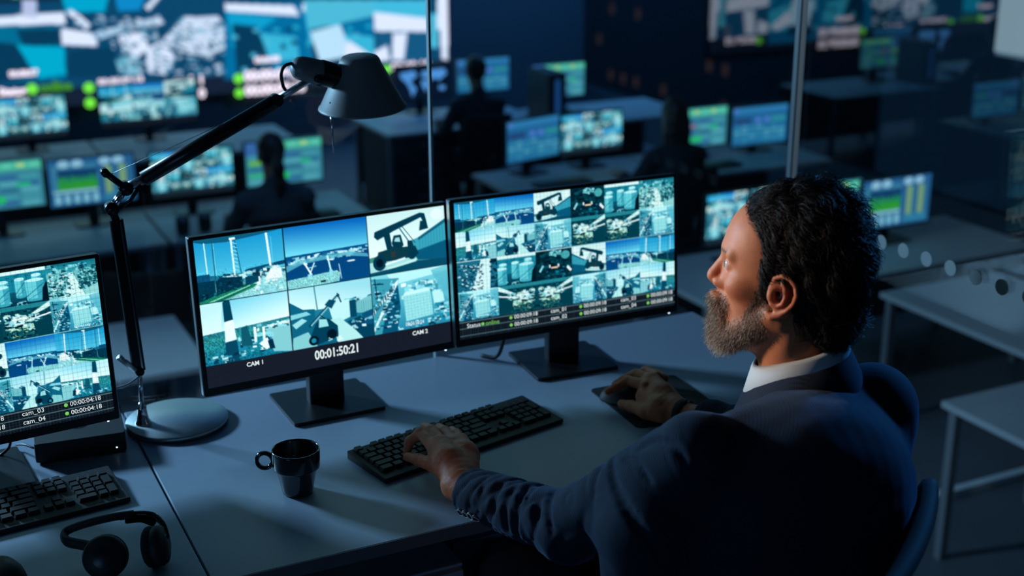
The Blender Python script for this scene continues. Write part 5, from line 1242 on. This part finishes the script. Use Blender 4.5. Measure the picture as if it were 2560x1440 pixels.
def fabric(name):
    Mx = mat(name, (.04, .06, .1), .88, spec=.25, sheen=.18); nt = Mx.node_tree; b = nt.nodes['Principled BSDF']
    b.inputs['Sheen Tint'].default_value = (.4, .6, 1, 1); b.inputs['Sheen Roughness'].default_value = .4
    a = nt.nodes.new('ShaderNodeAttribute'); a.attribute_name = 'weave'; sp = nt.nodes.new('ShaderNodeSeparateXYZ'); nt.links.new(a.outputs['Vector'], sp.inputs[0])
    def stripe(i, fr):
        m1 = nt.nodes.new('ShaderNodeMath'); m1.operation = 'MULTIPLY'; m1.inputs[1].default_value = fr; nt.links.new(sp.outputs[i], m1.inputs[0])
        m2 = nt.nodes.new('ShaderNodeMath'); m2.operation = 'SINE'; nt.links.new(m1.outputs[0], m2.inputs[0]); return m2
    s1, s2 = stripe(0, 1250), stripe(1, 1250); s3, s4 = stripe(0, 150), stripe(1, 150)
    add = nt.nodes.new('ShaderNodeMath'); add.operation = 'MULTIPLY'; nt.links.new(s1.outputs[0], add.inputs[0]); nt.links.new(s2.outputs[0], add.inputs[1])
    mxm = nt.nodes.new('ShaderNodeMath'); mxm.operation = 'MAXIMUM'; nt.links.new(s3.outputs[0], mxm.inputs[0]); nt.links.new(s4.outputs[0], mxm.inputs[1])
    gt = nt.nodes.new('ShaderNodeMapRange'); gt.inputs['From Min'].default_value = .2; gt.inputs['From Max'].default_value = 1; gt.inputs['To Min'].default_value = .15; gt.inputs['To Max'].default_value = .5; nt.links.new(mxm.outputs[0], gt.inputs['Value'])
    mm = nt.nodes.new('ShaderNodeMath'); mm.operation = 'MULTIPLY_ADD'; nt.links.new(add.outputs[0], mm.inputs[0]); nt.links.new(gt.outputs[0], mm.inputs[1]); mm.inputs[2].default_value = .5
    r = nt.nodes.new('ShaderNodeMix'); r.data_type = 'RGBA'; r.inputs['A'].default_value = (.006, .010, .020, 1); r.inputs['B'].default_value = (.026, .037, .064, 1)
    nt.links.new(mm.outputs[0], r.inputs['Factor']); nt.links.new(r.outputs['Result'], b.inputs['Base Color'])
    n = nt.nodes.new('ShaderNodeTexNoise'); n.inputs['Scale'].default_value = 900; tcn = nt.nodes.new('ShaderNodeTexCoord'); nt.links.new(tcn.outputs['Object'], n.inputs['Vector'])
    bu = nt.nodes.new('ShaderNodeBump'); bu.inputs['Strength'].default_value = .35; bu.inputs['Distance'].default_value = .001; nt.links.new(n.outputs['Fac'], bu.inputs['Height']); nt.links.new(bu.outputs['Normal'], b.inputs['Normal'])
    return Mx
SUIT = fabric('navy_checked_wool')
jk = man_part('suit_jacket', V, F, SUIT)
def weave_coords(V):
    S, E, W = SHL, ELL, WRL; u = (W-E)/np.linalg.norm(W-E); g = A3([.3, .4, .86]); t = (V-E)@u; a = np.arctan2((V-E)@np.cross(u, g), (V-E)@g)*.05
    dS = s_cap(V, S, E, .06, .05); dE = s_cap(V, E, W, .05, .04); fl = dE < dS
    us = (E-S)/np.linalg.norm(E-S); t1 = (V-E)@us; a1 = np.arctan2((V-E)@np.cross(us, g), (V-E)@g)*.06
    dT = s_cap(V, CHEST+A3([0, 0, .1]), HIPC, .17, .17)
    X = np.where(fl, t, t1); Y = np.where(fl, a, a1); to = (dT < np.minimum(dS, dE)) | (V[:, 0] > 1.15)
    X = np.where(to, V[:, 2], X); Y = np.where(to, V[:, 0]-.4*V[:, 1], Y)
    return np.stack([X, Y, np.zeros(len(V))], 1)
wa = jk.data.attributes.new('weave', 'FLOAT_VECTOR', 'POINT'); wa.data.foreach_set('vector', weave_coords(V).astype(np.float32).ravel())
# collar of the jacket
cj = ring_loft('jacket_collar', [neck_ring(-.052, .094, .093, -.05), neck_ring(-.022, .083, .082, -.035), neck_ring(-.006, .0775, .0765, -.030), neck_ring(-.008, .0815, .0805, -.032), neck_ring(-.045, .100, .100, -.045), neck_ring(-.100, .114, .118, -.06)], SUIT, .003)
wa = cj.data.attributes.new('weave', 'FLOAT_VECTOR', 'POINT'); co_ = np.empty(len(cj.data.vertices)*3); cj.data.vertices.foreach_get('co', co_); wa.data.foreach_set('vector', co_)
# dark lining/shirt cuff inside the left sleeve and the sleeve buttons
uL = (WRL-ELL)/np.linalg.norm(WRL-ELL); gU = A3([.3, .4, .86]); gU = gU-uL*(gU@uL); gU /= np.linalg.norm(gU); sL = np.cross(uL, gU)
btn = mat('dark_horn_button', (.05, .055, .065), .3, noise=.2)
rimm = mat('button_rim', (.75, .8, .85), .35)
for k, (px, py) in enumerate([(1153, 1279), (1165, 1284), (1178, 1289), (1190, 1294)]):
    c = atD(px, py, 2.5); best = None; d0 = CO; dr = (c-CO)/np.linalg.norm(c-CO)
    ts = np.linspace(1.8, 2.6, 900); pts = CO+ts[:, None]*dr; dv = f_jk(pts); i = int(np.argmax(dv < 0)); P0 = pts[i] if dv[i] < 0 else atD(px, py, 2.25)
    gg = A3([f_jk((P0+A3(e))[None])[0]-f_jk((P0-A3(e))[None])[0] for e in ((.004, 0, 0), (0, .004, 0), (0, 0, .004))]); gg /= np.linalg.norm(gg)
    T = Matrix.Translation(Vector(P0-ML)) @ Vector(gg).to_track_quat('Z', 'Y').to_matrix().to_4x4()
    o = MB().lathe([(0, .0020), (.0052, .0020), (.0062, .0034), (.0078, .0034), (.0086, .0018), (.0082, -.001)], 28, M=T).build('sleeve_button', btn, jk)
    MB().lathe([(.0062, .0035), (.0068, .0041), (.0078, .0036)], 28, M=T).build('button_rim', rimm, o)
# trousers and shoes
def f_tr(p):
    d = s_ell(p, HIPC+A3([0, .02, -.01]), (.17, .15, .11))
    for s in (-1, 1):
        hip = HIPC+A3([s*.09, 0, -.01]); kn = HIPC+A3([s*.13, .43, .03]); an = A3([kn[0], kn[1]-.02, .13])
        d = smin(d, s_cap(p, hip, kn, .095, .078), .03); d = smin(d, s_cap(p, kn, an, .070, .058), .02)
    return d+.002*fbm(p, 60, 2)
V, F = sdf_mesh(f_tr, A3([.7, .9, .05]), A3([1.8, 2.1, .75]), .008); man_part('trousers', V, F, mat('navy_trousers', (.02, .028, .05), .9, noise=.2))
for s in (-1, 1):
    kn = HIPC+A3([s*.13, .43, .03]); an = A3([kn[0], kn[1]-.02, .09])
    f = lambda p: smax(smin(s_cap(p, an+A3([0, -.04, -.045]), an+A3([s*.03, .19, -.055]), .042, .036), s_cap(p, an, an+A3([0, -.01, -.04]), .045, .045), .03), .004-p[:, 2], .004)
    V, F = sdf_mesh(f, an-A3([.15, .2, .12]), an+A3([.15, .35, .12]), .006); man_part('shoe', V, F, M['gloss'])
# wristband on the right wrist
uR = (ELR-WRR)/np.linalg.norm(ELR-WRR); T = Matrix.Translation(Vector(WRR)) @ Vector(uR).to_track_quat('Z', 'Y').to_matrix().to_4x4()
w = thing('wrist_watch', tuple(WRR+uR*.004), 'dark wristband with a small bright clasp on the man\'s right wrist', 'watch')
T = Vector(uR).to_track_quat('Z', 'Y').to_matrix().to_4x4()
MB().lathe([(.0290, -.009), (.0305, -.008), (.0305, .008), (.0290, .009), (.0280, .0)], 40, M=T).build('band', M['pad'], w)
cl = MB(); cl.lathe([(.003, -.003), (.003, .003)], 12, M=Matrix.Translation(Vector(.0315*(UP*.8+RT*.25-FW*.3))), close=True); cl.build('clasp', M['silver'], w)
# ---------------------------------------------------------------- his chair
_t = atD(2355, 1188, 2.10); _rz = math.radians(37); _c = _t-A3([.205*math.cos(_rz)+.40*math.sin(_rz), .205*math.sin(_rz)-.40*math.cos(_rz), 0])
make_chair(float(_c[0]), float(_c[1]), 0, _rz, 'black office chair under the man, its backrest edge at lower right', None, .13, .02)
# ---------------------------------------------------------------- light
def area(name, loc, target, sx, sy, power, col, spread=PI):
    l = bpy.data.lights.new(name, 'AREA'); l.shape = 'RECTANGLE'; l.size = sx; l.size_y = sy; l.energy = power; l.color = col; l.spread = spread
    o = bpy.data.objects.new(name, l); COL.objects.link(o); o.location = loc
    o.rotation_euler = (Vector(target)-Vector(loc)).to_track_quat('-Z', 'Y').to_euler(); return o
area('back_left_key', (-1.15, 4.9, 1.85), (.8, 2.1, .74), .45, .35, 140, (.38, .70, 1.0))  # key lamp added low at back left, following the mug's shadow direction
area('ceiling_light_room', (2.2, 7.6, 3.3), (2.2, 8.4, -1), 4, 4, 30, (.12, .42, 1.0))
area('back_wall_fill', (6.3, 11.4, 3.1), (6.4, 13.2, .6), 1.2, .6, 100, (.10, .42, 1.0))  # fill added to lift the dark wall beside the video wall
area('office_low_fill', (-1.9, .2, .72), (.9, 2.0, .45), .9, .5, 5, (.25, .52, 1.0))  # added low fill for under the desk and the sleeve, no wall fitting
def spot(name, loc, target, size, ang, power, col, blend=.6):
    l = bpy.data.lights.new(name, 'SPOT'); l.energy = power; l.color = col; l.spot_size = ang; l.spot_blend = blend; l.shadow_soft_size = size
    o = bpy.data.objects.new(name, l); COL.objects.link(o); o.location = loc; o.rotation_euler = (Vector(target)-Vector(loc)).to_track_quat('-Z', 'Y').to_euler(); return o
spot('face_spot', (-.75, 2.72, 1.75), tuple(hd(.05, .05, -.03)), .05, math.radians(11), 165, (1.0, .74, .56))  # warm spot added from front left for his face; not a ceiling fitting
spot('hand_spot', (-1.4, .9, 2.3), tuple(WRL), .06, math.radians(8.0), 9, (1.0, .70, .50), 1.0)  # warm spot added for the left wrist, no fitting hangs here
spot('post_fill_spot', (.4, 1.1, 2.95), (PLX, PLY, 1.45), .1, math.radians(20), 45, (.6, .85, 1.0))  # spot added only to brighten the corner post
spot('rim_spot', (3.9, 2.45, 2.2), (1.42, 1.50, 1.16), .12, math.radians(19), 240, (.06, .36, 1.0))  # blue spot added for the rim on his right side; no ceiling fitting
w = bpy.data.worlds.new('night'); scene.world = w; w.use_nodes = True
w.node_tree.nodes['Background'].inputs[0].default_value = (.0035, .012, .026, 1); w.node_tree.nodes['Background'].inputs[1].default_value = 1
